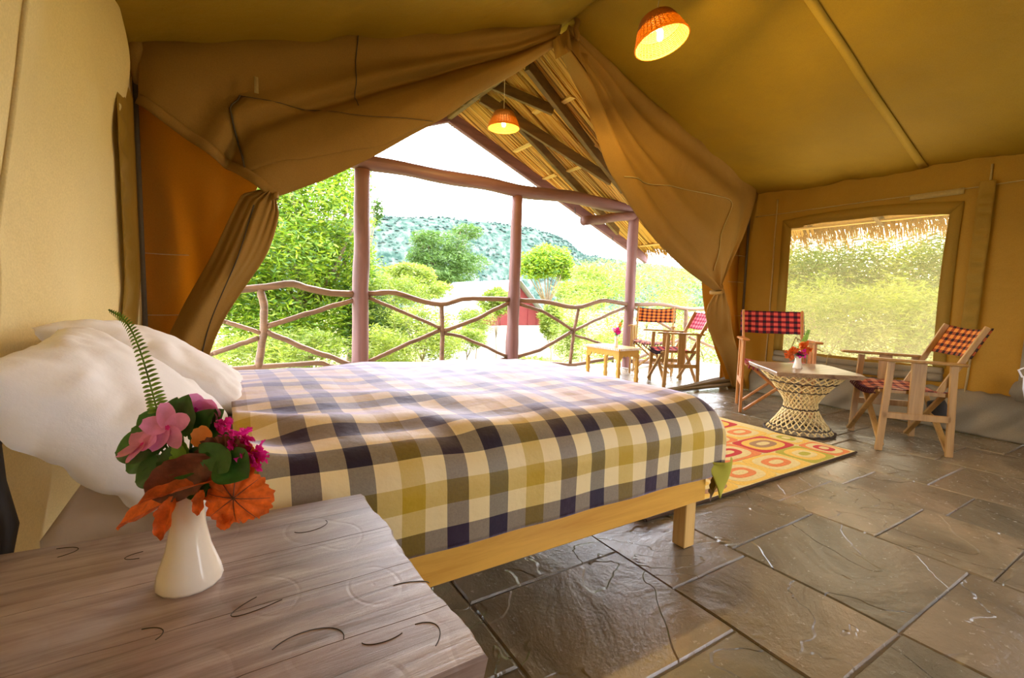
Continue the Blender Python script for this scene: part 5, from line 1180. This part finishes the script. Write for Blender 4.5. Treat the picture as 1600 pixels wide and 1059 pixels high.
# feathery thorn bushes in front of and around the hut
rb = random.Random(17)
where = {}
def bush_label(u, v, y):
    bay = 'left of the left log post' if u < 560 else 'between the left and middle log posts' if u < 800 else 'between the middle and right log posts' if u < 985 else 'right of the right log post'
    dist = 'close to the rail' if y < 8.2 else 'a little way off' if y < 10.5 else 'well beyond the rail' if y < 15 else 'far off'
    bay = bay.replace('and right log posts', 'and right log post'); key = (bay, dist); k = where.get(key, 0); where[key] = k + 1
    return 'feathery bush ' + dist + ', ' + bay + ['', ', a second one', ', a third one', ', a fourth one', ', a fifth one'][k]
for i, (u, v, y, ru, rv) in enumerate([(620, 470, 9, 55, 45), (660, 520, 8, 60, 45), (730, 530, 9.5, 30, 18), (640, 430, 12, 40, 18), (600, 545, 7.5, 50, 35), (890, 530, 9, 30, 35), (910, 462, 12, 45, 24), (920, 500, 9, 60, 50), (950, 440, 13, 60, 30), (1010, 450, 11, 60, 35),
                           (1040, 500, 9, 50, 50), (1080, 460, 10, 60, 45), (1100, 540, 8, 60, 45), (400, 560, 7.4, 80, 40), (480, 550, 7.6, 60, 35), (820, 572, 7.6, 60, 12), (960, 550, 7.6, 60, 35), (650, 455, 13.2, 50, 18), (620, 440, 18, 50, 18), (1060, 425, 22, 90, 20), (980, 415, 30, 120, 12), (745, 500, 11, 30, 22), (600, 500, 12, 40, 30), (775, 470, 13, 26, 22), (860, 500, 13.5, 18, 26), (690, 535, 8.5, 40, 26)]):
    tree('thorn_bush', at(u, 560, y=y), [blob(u, v, y, ru, rv), blob(u + rb.uniform(-.5, .5) * ru, v - rv * .4, y + .3, ru * .6, rv * .5)], 4800 if y < 15 else 4000, .040 if y < 12 else .07, .34, ['fol_feather', 'fol_pale', 'fol_feather'][i % 3],
         bush_label(u, v, y), 'bush', 'feathery thorn bushes beyond the railing', seed=30 + i, trunk=.02, fr=.70, droop=.1)
side = [(2.3, .45, 9.0), (3.2, .5, 9.3), (4.1, .5, 9.0), (5.1, .5, 9.3), (1.2, .5, 9.2), (3.0, 1.2, 12.2), (4.2, 1.35, 12.6), (5.4, 1.25, 12.2), (6.6, 1.3, 12.6), (7.6, 1.1, 12.2)]
wh = ['low, nearest the camera', 'low, second from the camera', 'low, in the middle of the view', 'low, at the far side of the view', 'low, hidden behind the right window edge', 'tall, at the near side', 'tall, right of the middle', 'tall, in the middle', 'tall, at the far side', 'tall, beyond the far window edge']
for i, (yy, zz, xx) in enumerate(side):
    k = 1.0 if xx < 11 else 1.45
    tree('shade_bush', (xx, yy, 0), [(xx, yy, zz, .75 * k, .75 * k, .75 * k), (xx + .3, yy + .35 * k, zz + .55 * k, .5 * k, .55 * k, .45 * k), (xx + .2, yy - .3 * k, zz + .3 * k, .5 * k, .5 * k, .45 * k)], 7500, .045 * k, .38, ['fol_feather', 'fol_pale', 'fol_acacia'][(0, 1, 0, 1, 0, 2, 0, 2, 0, 2)[i]],
         'yellow-green bush behind the window screen: ' + wh[i], 'bush', 'bushes outside the tent window', seed=70 + i, trunk=.03)
# hut
hut = empty('hut', (9.2, 17.2, -1.8), label='hut with tin roof, red gable and pale wall beyond the railing', cat='building'); HL = hut.location
def hp(b, n_, mt_, **k):
    o = b.build(n_, mt_, hut, loc=HL, **k); o.location = (0, 0, 0); return o
hy = 15.0
g0 = at(727, 509, y=hy); g1 = at(858, 508, y=hy); ap = at(806, 440, y=hy); w0 = at(733, 560, y=hy).z
b = MB(); V_ = [(g0.x, hy, g0.z), (g1.x, hy, g1.z), (ap.x, hy, ap.z)]; V_ += [(x, y + .15, z) for x, y, z in V_]; b.add(V_, [(0, 1, 2), (5, 4, 3), (0, 3, 4, 1), (1, 4, 5, 2), (2, 5, 3, 0)]); hp(b, 'gable', 'red_wall')
for k in range(9):
    b = MB(); x_ = g0.x + (g1.x - g0.x) * (k + .5) / 9; zt = ap.z - abs(x_ - ap.x) * (ap.z - g0.z) / ((ap.x - g0.x) if x_ < ap.x else (g1.x - ap.x)); b.box((x_, hy - .015, (g0.z + zt) / 2), (.03, .03, max(.05, zt - g0.z))); hp(b, 'cladding_strip', 'red_wall')
b = MB(); b.box(((g0.x + g1.x) / 2, hy + 2, (w0 + g0.z) / 2 - .5), (g1.x - g0.x - .1, 4, g0.z - w0 + 1)); hp(b, 'wall', 'white_wall')
b = MB()
for s, gq in ((1, g1), (-1, g0)):
    n = 40
    for k in range(n):
        def q(t, yy): p = ap.lerp(gq, t * 1.12); return Vector((p.x, yy, p.z + .05))
    ns = Vector((0, 0, .03))
    V_ = []; 
    for k in range(61):
        yy = hy - .35 + 6.0 * k / 60; dz = .02 * (k % 2); V_ += [q(0, yy) + Vector((0, 0, dz)), q(1, yy) + Vector((0, 0, dz))]
    b.add(V_, [(2 * k, 2 * k + 1, 2 * k + 3, 2 * k + 2) for k in range(60)])
hp(b, 'tin_roof', 'metal', solid=.02)
